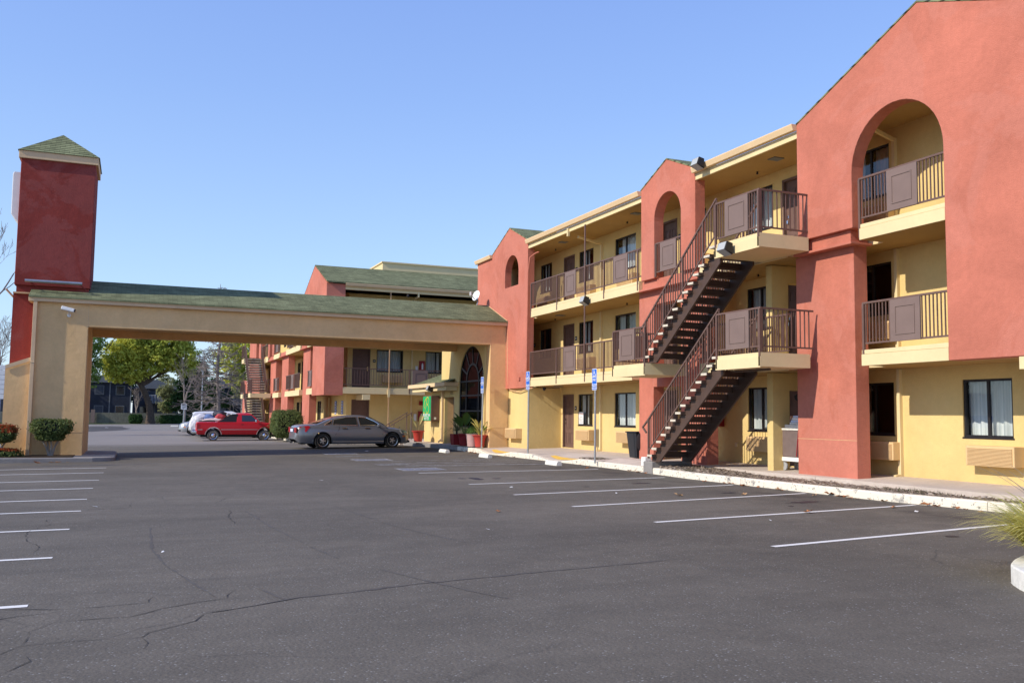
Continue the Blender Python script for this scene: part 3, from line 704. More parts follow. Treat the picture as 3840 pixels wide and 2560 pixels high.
# cracks, tar seam, tyre marks: placed where the lot shows them (points in lot metres)
def rough(pts,amp=.05,step=.12):
    out=[]
    for (x0,y0),(x1,y1) in zip(pts,pts[1:]):
        l=math.hypot(x1-x0,y1-y0); n=max(1,int(l/step))
        for i in range(n):
            t=i/n; a=amp if 0<i else amp*.3
            out.append((x0+(x1-x0)*t+random.uniform(-a,a),y0+(y1-y0)*t+random.uniform(-a,a)))
    return out+[pts[-1]]
CR=[]
def crackset(sets,w,mt,name,amp,jit=.6):
    m=MB()
    for s in sets: ribbon(rough(s,amp),w,.003 if mt!='crk' else .0045,m,jit)
    tag(m.build(name,mt),kind='structure')
crackset([[(-1.6,6.9),(-.74,7.08),(-.68,7.2),(-.64,7.28),(-.43,7.29),(-.22,7.27),(.14,7.22),(.19,7.35),(.37,7.49),(.53,7.62),(.62,7.88)],
 [(-1.7,8.7),(-.92,8.64),(-.55,8.5),(-.19,8.45),(.2,8.5),(.25,8.75)],[(-1.5,8.2),(-.88,8.26),(-.55,8.35),(-.38,8.46)],
 [(-.64,7.28),(-.63,7.72),(-.49,7.98),(-.22,7.99),(.06,7.96),(.29,8.19),(.58,8.35),(.83,8.41),(.85,8.57),(.94,8.79)],
 [(.14,7.22),(.18,7.04),(.14,6.83)],[(-.66,6.55),(-.54,6.82),(-.58,6.98)],[(-1.1,15.48),(-1.,14.86),(-1.22,14.04),(-1.14,13.),(-.95,12.43),(-.96,11.89)],
 [(-.3,7.66),(-.21,7.85)],[(.02,16.8),(.09,17.85)],[(1.41,17.11),(1.77,18.2)],[(1.58,15.88),(1.46,14.9),(1.45,13.87)],[(.62,7.88),(.86,7.96),(1.18,8.11),(1.43,8.23)]],.0075,'crk','asphalt_cracks',.024,.95)
crackset([[(.62,7.88),(.86,7.96),(1.18,8.11),(1.43,8.23),(1.87,8.28),(2.52,8.44),(3.57,8.56),(5.5,8.75)],[(-6,47.5),(2,48.2),(6,47.6)]],.032,'tar','tar_seam',.012,.7)
crackset([[(.31,13.93),(.29,11.74),(.4,10.45),(.6,9.31),(.75,8.53)],[(1.78,15.8),(1.89,13.29),(2.07,11.11),(2.19,10.19)],[(3.29,15.95),(3.51,12.9),(3.7,11.82),(3.93,10.85)],[(2.43,9.38),(2.69,8.57),(2.95,7.84),(3.12,7.46)],[(-.67,16.78),(.06,16.79)],[(1.15,8.79),(1.28,8.21)]],.028,'tyrem','tyre_marks',.008,.8)
def blob(cx,cy,rx,ry,z,n=22,amp=.3,m=None):
    m=m or MB(); b=len(m.v); m.v.append(Vector((cx,cy,gz(cx)+z)))
    for i in range(n):
        a=2*PI*i/n; k=1+random.uniform(-amp,amp); x=cx+rx*math.cos(a)*k; y=cy+ry*math.sin(a)*k; m.v.append(Vector((x,y,gz(x)+z)))
    for i in range(n): m.f.append((b,b+1+i,b+1+(i+1)%n))
    return m
M['oil']=mat('oil_drip',(.03,.028,.034),.55)
m=MB()
for q in ((7.8,21.0,.13,.34),(7.5,21.2,.1,.1),(8.3,20.9,.12,.1),(11.3,13.4,.35,.12),(10.0,9.0,.10,.07),(11.2,15.5,.2,.08),(10.8,18.3,.25,.1),(9.2,17.9,.08,.06),(10.6,12.9,.06,.05),(-3.4,14.8,.3,.12)): blob(*q,.003,m=m)
tag(m.build('oil_stains','oil'),kind='structure')
m=MB(); blob(-3.2,95,3.2,14,.004,30,.12,m); tag(m.build('asphalt_patch','tar'),kind='structure')
# kerb, planting strip and walks beside the near wing
def cx_(y):
    P=[(2,13.3),(9,13.25),(11.1,13.12),(13,12.8),(16,12.68),(19.2,12.62),(22,12.8),(24.5,12.85),(26,12.85),(33,12.7),(36,12.75),(38,12.85),(41.7,12.45),(43.5,12.3)]
    for (a,b),(c,d) in zip(P,P[1:]):
        if a<=y<=c: return b+(d-b)*(y-a)/(c-a)
    return P[0][1] if y<2 else P[-1][1]
def dip(y):
    r=0
    for c in (27.3,32.6):
        k=abs(y-c); r=max(r,1 if k<.55 else max(0,1-(k-.55)/1.2))
    return r
def walkz(x,y):
    t=(x-cx_(y)); base=.315+.045*min(1,max(0,t/2.8))*2.6
    return base-dip(y)*max(0,.135-.11*t)
def kerb(ys,w=.16,name='kerb',mt='curbw'):
    m=MB(); n=len(ys)
    for i,y in enumerate(ys):
        x=cx_(y); zt=walkz(x,y)+.006 if y>24.2 else gz(x)+.155; j=random.uniform(-.006,.006)
        for p in ((x+j,y,gz(x)-.05),(x+j,y,zt-.02),(x+.02,y,zt),(x+w,y,zt+.002),(x+w,y,zt-.12)): m.v.append(Vector(p))
    for i in range(n-1):
        for k in range(4): m.f.append((5*i+k,5*i+k+1,5*i+5+k+1,5*i+5+k))
    m.f.append((0,1,2,3,4)); m.f.append(tuple(5*(n-1)+k for k in (4,3,2,1,0)))
    return tag(m.build(name,mt,smooth=30),kind='structure')
seg=[2,5.02,8.05,11.08,14.1,17.1,20.15,24.2]
for a,b in zip(seg,seg[1:]): n=max(3,int((b-a)/.25)); kerb([a+.006+(b-a-.012)*i/n for i in range(n+1)])
seg=[24.2,26.4,28.4,30.1,32.6,34.6,36.8]
for a,b in zip(seg,seg[1:]): n=max(6,int((b-a)/.12)); kerb([a+.005+(b-a-.01)*i/n for i in range(n+1)])
seg=[36.8,39.3,41.4,43.4]
for a,b in zip(seg,seg[1:]): n=10; kerb([a+.005+(b-a-.01)*i/n for i in range(n+1)],mt='concg')
def sheet(xs,ys,zf,name,mt,skirt=.2):
    m=MB(); n=len(xs)
    for y in ys:
        for x in xs: X=x(y) if callable(x) else x; m.v.append(Vector((X,y,zf(X,y))))
    for j in range(len(ys)-1):
        for i in range(n-1): m.f.append((j*n+i,j*n+i+1,(j+1)*n+i+1,(j+1)*n+i))
    b=len(m.v)
    for j,y in enumerate(ys): v=m.v[j*n]; m.v.append(Vector((v.x,v.y,v.z-skirt)))
    for j in range(len(ys)-1): m.f.append((j*n,(j+1)*n,b+j+1,b+j))
    return tag(m.build(name,mt),kind='structure')
for a,b in ((24.2,28.4),(28.4,32.6),(32.6,37),(37,41.0),(41.0,44)):
    ys=[a+.006+(b-a-.012)*i/24 for i in range(25)]
    sheet([lambda y:cx_(y)+.165,lambda y:cx_(y)+.5,lambda y:cx_(y)+.9,lambda y:cx_(y)+1.3,14.6,15.9],ys,walkz,'sidewalk','conc')
def walk2(x,y): return .375+.05*(x-14)/1.5
for a,b in ((1,6.1),(6.1,11.05),(11.05,16.2),(16.2,20.1),(20.1,24.19)):
    ys=[a+.006+(b-a-.012)*i/6 for i in range(7)]
    sheet([13.98,14.2,15.9],ys,walk2,'sidewalk','conc')
ys=[20.9+.1*i for i in range(34)]
sheet([lambda y:cx_(y)+.17,13.5,13.975],ys,lambda x,y:.31+min(.10,(x-cx_(y)-.17)*.35),'path','conc')
def mz(x,y): return .262+.016*math.sin(x*9+y*3)*math.sin(y*5.3)+.012*math.sin(y*13+x*4)+.02*(x-12.8)+random.uniform(-.014,.014)+.09*max(0,min(1,(y-18.2)/2.4))
ys=[2+.1*i for i in range(190)]
sheet([lambda y:cx_(y)+.155]+[(lambda k:(lambda y:cx_(y)+.155+(13.99-cx_(y)-.155)*k/9))(k) for k in range(1,10)],ys,mz,'planting_bed','mulch')
m=MB(); 
for y0,y1,x0,x1 in ((24.9,26.0,13.1,14.0),): 
    m.box(x0,x1,y0,y1,.30,.352)
tag(m.build('planting_bed','mulch'),kind='structure')
m=MB()
for i in range(2600):
    y=random.uniform(4,20.8); x=random.uniform(cx_(y)+.17,13.95); z=mz(x,y)+.012; a=random.uniform(0,PI); l=random.uniform(.02,.06); w=random.uniform(.008,.018); t=random.uniform(-.02,.02)
    dx,dy=math.cos(a)*l,math.sin(a)*l; ex,ey=-math.sin(a)*w,math.cos(a)*w
    m.add([(x-dx-ex,y-dy-ey,z-t),(x+dx-ex,y+dy-ey,z+t),(x+dx+ex,y+dy+ey,z+t+.006),(x-dx+ex,y-dy+ey,z-t+.006)],[(0,1,2,3)])
M['chip']=leafmat('bark_chips',(.14,.105,.08),(.34,.26,.19),(.6,.5,.4))
tag(m.build('bark_chips','chip',ns=False),kind='stuff')
m=MB()
for i in range(1500):
    cx,cy=random.choice(((13.75,9.2),(13.7,8.4),(13.6,10.2),(13.4,7.5),(13.8,13.2),(13.2,6.2)))
    y=random.gauss(cy,.55); x=random.gauss(cx,.14)
    if not(cx_(y)+.2<x<13.95): continue
    z=mz(x,y)-.01; h=random.uniform(.02,.075); a=random.uniform(0,2*PI); w=.006
    m.add([(x-w,y,z),(x+w,y,z),(x+math.cos(a)*h*.6,y+math.sin(a)*h*.6,z+h)],[(0,1,2)])
tag(m.build('grass','turf',ns=False),kind='stuff')
# yellow warning paint on the ramp flares
for c in (27.3,32.6):
    m=MB(); n=12
    for i in range(n+1):
        y=c-.9+2.0*i/n; x0=cx_(y)+.2+.5*abs(y-c)*.4; w=.28*(1-abs(i/n-.5)*1.1)+.06
        for x in (x0,x0+w): m.v.append(Vector((x,y,walkz(x,y)+.006)))
    for i in range(n): m.f.append((2*i,2*i+2,2*i+3,2*i+1))
    tag(m.build('ramp_warning_paint','yelp'),kind='structure')
# far wing walks and kerbs
def box_s(name,mt,*b,bev=0): tag(MB().box(*b).build(name,mt,bevel=bev),kind='structure')
box_s('sidewalk','conc',12.3,24,44.006,48.4,.0,.36); box_s('sidewalk','conc',8.2,12.29,45.2,60,.0,.33); box_s('sidewalk','conc',8.4,12.29,60.01,90,.0,.30)
for y0,y1 in ((45.2,48.1),(48.13,51),(51.03,54),(56,59),(59.03,62),(62.03,65),(65.03,70),(70.03,76)): box_s('kerb','curbw',8.04,8.19,y0,y1,.0,.335,bev=.02)
for x0,x1 in ((8.2,9.9),(9.93,12.2)): box_s('kerb','curbw',x0,x1,45.04,45.19,.0,.335,bev=.02)
# island round the left canopy pier
m=MB(); o=[(-9,32.55),(-1.1,32.62)]+[(-.44-.7+.7*math.sin(a),33.35-.7*math.cos(a)) for a in [PI/2*i/8 for i in range(1,9)]]+[(-.44,37.5)]+[(-.44-.7+.7*math.cos(a),37.6+.7*math.sin(a)) for a in [PI/2*i/8 for i in range(1,9)]]+[(-9,38.4)]
m.prism(o,[],-.15,.118,plane='ad'); tag(m.build('kerb','concg',bevel=.03),kind='structure')
m=MB(); m.prism([(-9,32.72),(-1.7,32.78),(-1.7,34.4),(-9,34.4)],[],.02,.135,plane='ad'); tag(m.build('planting_bed','soil'),kind='structure')
# planter island nose at the right edge
m=MB(); o=smooth_poly([(12.8,7.1),(9.3,7.05),(8.6,6.82),(8.16,6.60),(7.80,6.36),(7.54,6.02),(7.36,5.5),(7.3,4.5),(12.8,4.4)])
inn=smooth_poly([(12.65,6.95),(9.35,6.9),(8.68,6.68),(8.26,6.47),(7.93,6.24),(7.70,5.97),(7.52,5.5),(7.46,4.6),(12.65,4.55)])
m.prism(o,[inn],.02,.27,plane='ad'); tag(m.build('kerb','whited',bevel=.035),kind='structure')
m=MB(); m.prism(inn,[],.05,.235,plane='ad'); tag(m.build('planting_bed','mulch'),kind='structure')
box_s('verge','turf',-60,60,127.5,131,-.05,.05)
# ------------------------------------------------------------------ entrance canopy
can=thing('entrance_canopy',(6,36,0),'yellow stucco drive-through canopy, toned tan for shade, with a green shingled roof','canopy')
MB().prism([(-3.1,-.1),(-1.49,-.1),(-1.49,4.485),(13.31,4.485),(13.31,.2),(14.12,.2),(14.12,5.30),(-3.1,5.30)],[],34.44,34.86).build('front_wall','tan',can,bevel=.02)
MB().box(-3.09,-1.495,34.86,38.9,-.1,5.25).build('pier','tan',can,bevel=.02)
MB().box(-1.49,13.3,38.42,38.84,4.46,5.3).build('rear_beam','tan',can)
MB().box(-1.49,13.3,34.86,38.42,4.72,4.80).build('ceiling','tan',can)
m=MB(); m.box(-3.34,14.05,34.30,34.40,5.27,5.44); m.box(-3.34,14.05,38.88,38.98,5.27,5.44); m.box(-3.34,-3.24,34.40,38.88,5.27,5.44); m.build('fascia','tan2',can,bevel=.01)
m=MB(); rz=6.30; ry=36.6
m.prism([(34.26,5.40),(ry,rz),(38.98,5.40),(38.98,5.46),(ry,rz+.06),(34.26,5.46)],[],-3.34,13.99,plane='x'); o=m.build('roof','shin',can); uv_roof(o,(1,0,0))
m=MB(); m.tube([(13.98,34.3,5.475),(13.98,ry,rz+.07)],.02,5); m.build('flashing','pipe',can)
m=MB(); m.box(-3.19,-3.07,34.31,34.43,.02,5.27); m.box(-3.2,-3.06,34.30,34.44,3.2,3.24); m.build('downspout','tan2',can,bevel=.008)
for a0,a1 in ((-3.06,-1.5),(13.34,14.1)): m=MB(); m.box(a0,a1,34.434,34.45,.885 if a0<0 else 1.14,.895 if a0<0 else 1.15); m.build('wall_joint','tan2',can)
for x in (-1.5,13.33): m=MB(); m.box(x-.006,x+.006,34.434,34.45,4.49,5.27); m.build('wall_joint','tan2',can)
m=MB(); m.prism([(-3.93,-.1),(-3.11,-.1),(-3.11,3.34),(-3.93,3.02)],[],34.46,38.5); m.build('low_wall','tan',can)
m=MB(); m.bar((-3.97,34.42,3.02),(-3.1,34.42,3.36),.12,.03,up=(0,1,0)); m.build('coping','tan2',can)
sc_=thing('security_camera',(-2.13,34.44,4.85),'white bullet security camera on the canopy pier','camera')
m=MB(); m.bar((-2.33,34.15,5.08),(-1.93,34.12,4.99),.12,.12); m.build('housing','white',sc_,bevel=.02)
m=MB(); m.tube([(-1.93,34.12,4.99),(-1.90,34.118,4.983)],.05,10); m.build('lens','blk',sc_)
m=MB(); m.bar((-2.1,34.16,5.0),(-2.1,34.40,4.85),.035); m.lathe([(.06,-.05),(.06,0)],(-2.1,34.44,4.85),10,'y'); m.build('bracket','white',sc_)
# sign tower behind the pier
tw=thing('sign_tower',(-2.7,36,0),'tall brick red stucco tower with a green pyramid roof at the left','tower')
m=MB(); m.box(-3.86,-1.52,34.92,37.1,5.86,10.32); m.build('shaft','redd',tw,bevel=.02)
m=MB(); m.box(-3.80,-1.56,35.0,37.04,5.62,5.86); m.build('neck','redd',tw)
m=MB(); m.box(-3.88,-1.50,34.9,37.12,5.57,5.62); m.build('ledge','pipe',tw)
m=MB(); m.box(-3.88,-3.1,35.0,37.0,0,5.57); m.build('base','redd',tw)
m=MB(); m.box(-3.93,-1.44,34.84,37.18,10.24,10.50); m.build('band','tan2',tw,bevel=.01)
m=MB(); A=(-2.68,36.0,11.50); e=[(-3.97,34.80,10.50),(-1.40,34.80,10.50),(-1.40,37.22,10.50),(-3.97,37.22,10.50)]
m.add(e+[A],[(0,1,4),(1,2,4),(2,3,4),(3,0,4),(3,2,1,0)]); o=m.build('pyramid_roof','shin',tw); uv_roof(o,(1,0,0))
m=MB(); m.tube([(-3.52,34.66,5.99),(-1.76,34.66,5.99)],.055,10); m.build('tube_light','metal',tw)
m=MB(); m.bar((-3.4,34.66,5.99),(-3.15,34.93,5.80),.03); m.bar((-1.85,34.66,5.99),(-1.65,34.93,5.80),.03); m.build('light_bracket','redd',tw)
m=MB(); m.prism([(-3.86,8.0),(-4.12,8.35),(-4.13,9.75),(-4.1,9.83),(-3.86,9.83)],[],35.3,37.0); m.build('sign_box','white',tw,bevel=.02)
m=MB(); m.bar((-3.88,35.5,5.45),(-4.15,35.4,5.75),.08,.05); m.build('flood_bracket','tan2',tw)
# satellite dish on the canopy ridge
sd_=thing('satellite_dish',(13.48,36.5,6.3),'white satellite dish on the green canopy roof ridge','satellite dish')
m=MB(); prof=[(.0,.0),(.12,.008),(.24,.03),(.34,.065),(.345,.075),(.24,.045),(.12,.02),(.0,.012)]
dn=Vector((-.85,-.42,.36)).normalized(); dq=dn.to_track_quat('Z','Y'); C0=Vector((13.45,36.5,6.72))
mm=MB(); mm.lathe(prof,(0,0,0),28); mm.v=[C0+dq@Vector((v.x*.58,v.y*.70,v.z*.7)) for v in mm.v]; mm.build('dish','white',sd_,smooth=40)
m=MB(); m.tube([(13.48,36.58,6.30),(13.55,36.58,6.5),(13.5,36.55,6.68)],.025,8); m.build('mast','metal',sd_)
m=MB(); f_=C0+dn*.40+Vector((0,0,-.10)); m.tube([C0+Vector((0,0,-.24)),f_],.018,6); m.build('arm','metal',sd_); k=MB(); k.bar(f_-Vector((0,0,.07)),f_+Vector((0,0,.09)),.07); k.build('receiver','white',sd_,bevel=.01)
# ------------------------------------------------------------------ lobby
lob=thing('motel_lobby',(14,38.5,.4),'pale yellow lobby front with a tall arched window under the canopy','lobby')
FL=Fr((13.25,0,0),(0,1,0),(1,0,0))
aw=arch_pts(34.98,38.0,3.07,4.56,20,1.12)
m=MB(FL); m.prism([(34.87,.2),(38.63,.2),(38.63,5.2),(34.87,5.2)],[aw],0,.14); m.build('wall','yel',lob)
m=MB(FL); m.prism([(38.63,.2),(38.64,.2),(38.64,2.44),(39.98,2.44),(39.98,.2),(43.1,.2),(43.1,2.95),(40.5,2.95),(40.5,5.2),(38.63,5.2)],[],0,.14); m.build('wall','yel',lob)
m=MB(FL); m.box(34.95,38.5,.55,.6,.2,5.1); m.box(38.7,43,.95,1,.2,5.1); m.build('dark_backing','dark',lob)
m=MB(FL); m.box(39.98,40.06,.14,.9,.3,2.5); m.box(38.56,40.06,.14,.9,2.44,2.5); m.box(38.56,38.62,.14,.9,.3,2.44); m.build('door_recess','tan',lob)
m=MB(FL); m.box(43.0,43.1,.14,2.2,.2,3.3); m.build('wall','yel',lob)
m=MB(FL); 
n=24
for R_,w in ((1.51,.07),):
    for i in range(n):
        a,b=PI*i/n,PI*(i+1)/n; p=lambda t,r:(36.49-r*math.cos(t)*1.0,3.07+r*math.sin(t)*.987)
        m.prism([p(a,R_),p(b,R_),p(b,R_-w),p(a,R_-w)],[],.04,.10)
for i in range(n):
    a,b=PI*i/n,PI*(i+1)/n; q=lambda t,r:(36.42-r*math.cos(t),3.07+r*.97*math.sin(t)+.0)
    m.prism([q(a,.80),q(b,.80),q(b,.70),q(a,.70)],[],.035,.10)
for t in (PI*.14,PI*.32,PI*.5,PI*.68,PI*.86): 
    p0=(36.42-.78*math.cos(t),3.07+.76*math.sin(t)); p1=(36.49-1.47*math.cos(t),3.07+1.45*math.sin(t)); m.bar(FL(p0[0],.07,p0[1]),FL(p1[0],.07,p1[1]),.085,.06,up=(1,0,0))
for z in (1.15,1.82,2.47,3.08): m.box(35.0,37.98,.035,.10,z-.03,z+.03)
for a in (35.03,35.66,37.17,37.95): m.box(a-.04,a+.04,.03,.105,1.12,3.08)
o=m.build('arched_window','frm',lob)
k=MB(FL); tr_=tessellate_polygon([[Vector((a,z,0)) for a,z in aw]]); k.v=[FL(a,.062,z) for a,z in aw]; k.f=[tuple(t) if (k.v[t[1]]-k.v[t[0]]).cross(k.v[t[2]]-k.v[t[0]]).x<0 else tuple(reversed(t)) for t in tr_]; k.build('pane','glassd',o,ns=False)
k=MB(FL); k.box(35.72,37.1,.5,.52,1.12,2.6); k.build('interior_panel','trimg',o)
m=MB(FL); m.box(38.66,39.96,.45,.5,.42,2.44); m.box(38.64,38.70,0,.5,.42,2.44); o=m.build('door','brnl',lob)
k=MB(FL); k.box(39.02,39.10,.40,.45,.45,2.4); k.box(38.72,39.0,.43,.448,.6,2.3); k.build('door_glass','carglass',o)
k=MB(FL); [k.box(38.74,39.0,.42,.43,z,z+.03) for z in (.95,1.35,1.75,2.1)]; k.build('glazing_bars','white',o)
k=MB(FL); k.lathe([(.05,.37),(.05,.42)],FL(39.3,0,1.3)-Vector((0,0,0)),10,'x'); k.build('knob','chrome',o)
m=MB(); m.add([(12.7,38.2,3.05),(12.7,43.8,3.05),(14.75,43.8,3.81),(14.75,40.52,3.81),(13.25,40.52,3.254),(13.25,38.62,3.254)],[(0,1,2,3,4,5)])
m.add([(12.7,38.2,2.99),(12.7,43.8,2.99),(14.75,43.8,3.75),(14.75,40.52,3.75),(13.25,40.52,3.19),(13.25,38.62,3.19)],[(5,4,3,2,1,0)])
m.f+= [(i,(i+1)%6,6+(i+1)%6,6+i) for i in range(6)]; o=m.build('porch_roof','shin',lob); uv_roof(o,(0,1,0))
m=MB(); m.box(12.60,12.72,38.12,43.85,2.90,3.07); m.box(12.72,13.25,38.12,38.2,2.90,3.07); m.build('gutter','gut',lob,bevel=.008)
m=MB(); m.box(12.74,12.80,38.3,43.5,2.72,2.90); m.box(12.80,13.25,38.3,38.36,2.72,2.90); m.box(12.80,13.25,38.36,43.5,2.72,2.75); m.build('fascia','yelw',lob)
m=MB(); m.box(13.14,13.24,40.05,40.15,.4,2.75); m.bar((13.19,40.1,.55),(13.0,40.1,.40),.08); m.build('downspout','gut',lob)
floodlight(lob,FL,40.3,-.5,2.83)
m=MB(FL); m.lathe([(.03,.0),(.03,.5)],(13.45,41.0,3.32),8); m.build('vent_pipe','pipe',lob)
m=MB(); m.box(13.246,13.252,38.5,38.52,2.5,2.7)
text_mesh('3425',.2,(13.235,38.98,2.56),(0,-1,0),(0,0,1),'address_number','brn',lob)
# green sign
sg=thing('motel_sign',(13.1,41.2,1.4),'green lit box sign with a gold script letter on the lobby wall','sign')
m=MB(FL); m.box(40.70,41.98,-.42,-.02,1.34,2.52); m.build('cabinet','brn',sg,bevel=.01)
m=MB(FL); m.box(40.74,41.94,-.432,-.421,1.37,2.49); m.build('face','green',sg)
# the face turned toward the lot: build face on the end as well
YF=40.69
m=MB(); m.box(12.84,13.22,YF-.008,YF+.01,1.37,2.49); m.build('end_face','brn',sg)
PX=12.812
def gy(t): return 41.34-t
B_=[(-.42,1.78),(-.47,1.72),(-.40,1.68),(-.28,1.74),(-.16,1.92),(-.04,2.14),(.02,2.34),(-.02,2.40),(-.12,2.38),(-.30,2.26),(-.40,2.08),(-.38,1.98),(-.28,1.95)]
B2=[(-.08,2.30),(.0,2.42),(.16,2.45),(.28,2.40),(.30,2.28),(.22,2.16),(.08,2.10),(.22,2.06),(.32,1.96),(.32,1.82),(.20,1.72),(.06,1.70),(-.04,1.76),(-.02,1.82)]
m=MB()
def smooth_curve(P,n=6):
    out=[]
    for i in range(len(P)-1):
        p0,p1,p2,p3=P[max(i-1,0)],P[i],P[i+1],P[min(i+2,len(P)-1)]
        for k in range(n):
            t=k/n; out.append(tuple(.5*((2*p1[j])+(-p0[j]+p2[j])*t+(2*p0[j]-5*p1[j]+4*p2[j]-p3[j])*t*t+(-p0[j]+3*p1[j]-3*p2[j]+p3[j])*t**3) for j in (0,1)))
    return out+[P[-1]]
for Bq in (B_,B2):
    c=smooth_curve(Bq)
    for i,(p,q) in enumerate(zip(c,c[1:])):
        m.bar((PX,gy(p[0]),p[1]),(PX,gy(q[0]),q[1]),.035+.012*math.sin(i*.25),.006,up=(1,0,0))
m.build('script_letter','gold',sg)
text_mesh('BUDGET INN',.175,(PX,41.34,1.56),(0,-1,0),(0,0,1),'lettering','white',sg,bold=.004,sx=1.05)
text_mesh('& SUITES',.175,(PX,41.34,1.405),(0,-1,0),(0,0,1),'lettering','white',sg,bold=.004,sx=1.05)
m=MB(); m.box(12.98,13.08,YF-.014,YF-.004,1.42,1.52); m.build('power_box','white',sg)
# ------------------------------------------------------------------ far wing (same levels, 8 cm lower)
far=thing('far_motel_wing',(12,50,.3),'far red and yellow motel wing with a green roof, seen beyond the canopy','motel wing')
FF=Fr((0,46.7,-.08),(1,0,0),(0,1,0)); FS=Fr((9.0,0,-.08),(0,1,0),(1,0,0))
# front toward the lot
hs=[]; fw_=[];fd_=[]
for fl,z0,z1 in ((1,4.0,5.17),(2,6.7,7.86)):
    for a0,a1 in ((12.08,13.55),(14.82,16.0),(18.5,19.9)): fw_.append((fl,a0,a1,z0,z1)); hs.append(rect(a0,a1,z0,z1))
for fl in (0,1,2):
    for a0,a1 in ((10.77,11.73),(16.6,17.5)): fd_.append((fl,a0,a1,ZF[fl]+.01,(2.475,5.18,7.85)[fl])); hs.append(rect(*fd_[-1][1:]))
m=MB(FF); m.prism(rect(10.641,24,.2,8.3),hs,1.5,1.64); m.build('wall','yel',far)
sw=[];sdr=[]
for fl,z0,z1 in ((0,1.315,2.465),(1,4.01,5.165),(2,6.70,7.86)):
    for a0,a1 in ((55.2,56.4),(62.9,64.1),(69.5,70.7),(77,78.2)): sw.append((fl,a0,a1,z0,z1))
for fl in (0,1,2):
    for a0,a1 in ((57.6,58.6),(61.3,62.3),(66.2,67.2),(74,75)): sdr.append((fl,a0,a1,ZF[fl]+.01,(2.475,5.18,7.85)[fl]))
m=MB(FS); m.prism(rect(48.2,83,.2,8.3),[rect(*q[1:]) for q in sw+sdr],1.5,1.64); m.build('wall','yel',far)
m=MB(); m.box(10.9,24,48.8,48.9,.2,8.2); m.box(10.9,11,48.9,83,.2,8.2); m.build('dark_backing','dark',far)
m=MB(); m.box(11,24,49,83,.2,8.25); m.build('building_core','yel',far)
m=MB(); m.box(9.3,24.5,47,83,8.22,8.3); m.build('flat_roof','concg',far)
for i,q in enumerate(fw_): window(far,FF,*q[1:],1.5,((0,.5),(.55,.95)) if i==0 else ((0,.7),)); acunit(far,FF,q[1]+.3,q[1]+1.4,ZF[q[0]]+.33,ZF[q[0]]+.75,1.5)
for q in fd_: door(far,FF,*q[1:],1.5); 
plate(far,FF,11.95,4.56,1.5)
for q in sw: window(far,FS,*q[1:],1.5)
for q in sdr: door(far,FS,*q[1:],1.5)
for fl in (1,2):
    slab(far,FF,9.97,24,ZF[fl])
    for a0,a1,d0 in ((50.1,51.88,0),(51.88,54.22,.61),(54.22,59.68,0),(59.68,62.42,.61),(62.42,65.18,0),(65.18,68.06,.61),(68.06,72.19,0),(72.19,79.41,.34),(79.41,83,.31)): slab(far,FS,a0,a1,ZF[fl],d0=d0)
    m=MB(FS); m.box(48.3,50.09,.35,1.49,ZF[fl]-.3,ZF[fl]); m.build('walkway_slab','yelw',far)
eave(far,FF,9.97,24); 
m=MB(); m.box(9.3,24,47.0,48.2,8.07,8.12); m.box(9.3,10.5,48.2,83,8.07,8.12); m.build('walkway_ceiling','soff',far)
m=MB(FF); m.prism([(0-.12,8.44),(3.5,9.79),(7.1,8.40),(7.1,8.46),(3.5,9.86),(-.12,8.50)],[],9.0,25,plane='x'); o=m.build('roof','shin',far); uv_roof(o,(1,0,0))
m=MB(); m.box(12.9,26,50.6,50.8,9.2,10.25); m.box(12.9,13.1,50.8,62,8.2,10.25); m.build('roof_parapet','yelw',far); m=MB(); m.box(12.84,26,50.54,50.86,10.25,10.33); m.box(12.84,13.16,50.86,62,10.25,10.33); m.build('parapet_cap','yelw',far)
eave(far,FS,54,65.2); eave(far,FS,68,72.2)
# side toward the drive: blank block + gable, piers, gable over the stair
ha=arch_pts(50.1,52.3,6.9,8.0,16,5.70)
MB(FS).prism([(46.7,2.67),(46.7,8.42),(50.2,9.81),(53.8,8.42),(53.8,5.70)]+ha[::-1][1:-1]+[(50.1,5.70),(50.1,2.67)],[],0,.33).build('gable_wall','red',far)
MB(FF).box(9.33,9.97,0,.3,2.67,8.40).build('corner_wall','red',far)
MB(FF).box(9.33,9.93,.3,1.5,2.67,2.8).build('corner_soffit','red',far)
for a0,a1,hh in ((51.9,54.2,1),(59.7,62.4,1),(65.2,67.9,1)):
    MB(FS).box(a0,a1,.2,.6,.2,5.40).build('pier','red',far); pier_cap(far,FS,a0,a1,.2,5.39,5.45,5.70)
hb=arch_pts(65.9,67.3,7.41,8.12,12,5.70)
MB(FS).prism([(65.2,5.70),(65.2,8.47),(66.6,9.08),(68.05,8.47),(68.05,5.70)]+hb[::-1][:-1]+[(65.9,5.70)],[],0,.33).build('gable_wall','red',far)
hc=arch_pts(73.3,75.0,6.9,7.8,12,5.70)
MB(FS).prism([(72.2,2.75),(72.2,8.42),(75.8,9.87),(79.4,8.42),(79.4,2.75)],[hc],0,.33).build('gable_wall','red',far)
gable_roof(far,FS,75.8,3.6,9.87,8.42,0,8); gable_roof(far,FS,66.6,1.44,9.08,8.47,0,4)
MB(FS).prism([(79.8,.1),(79.8,4.1),(82.6,4.5),(82.6,.1)],[rect(80.6,81.6,3.1,4.1)],-.1,.3).build('end_pier','red',far)
MB(FS).box(76.5,79.8,-.2,.0,.1,2.7).build('pier','yelw',far)
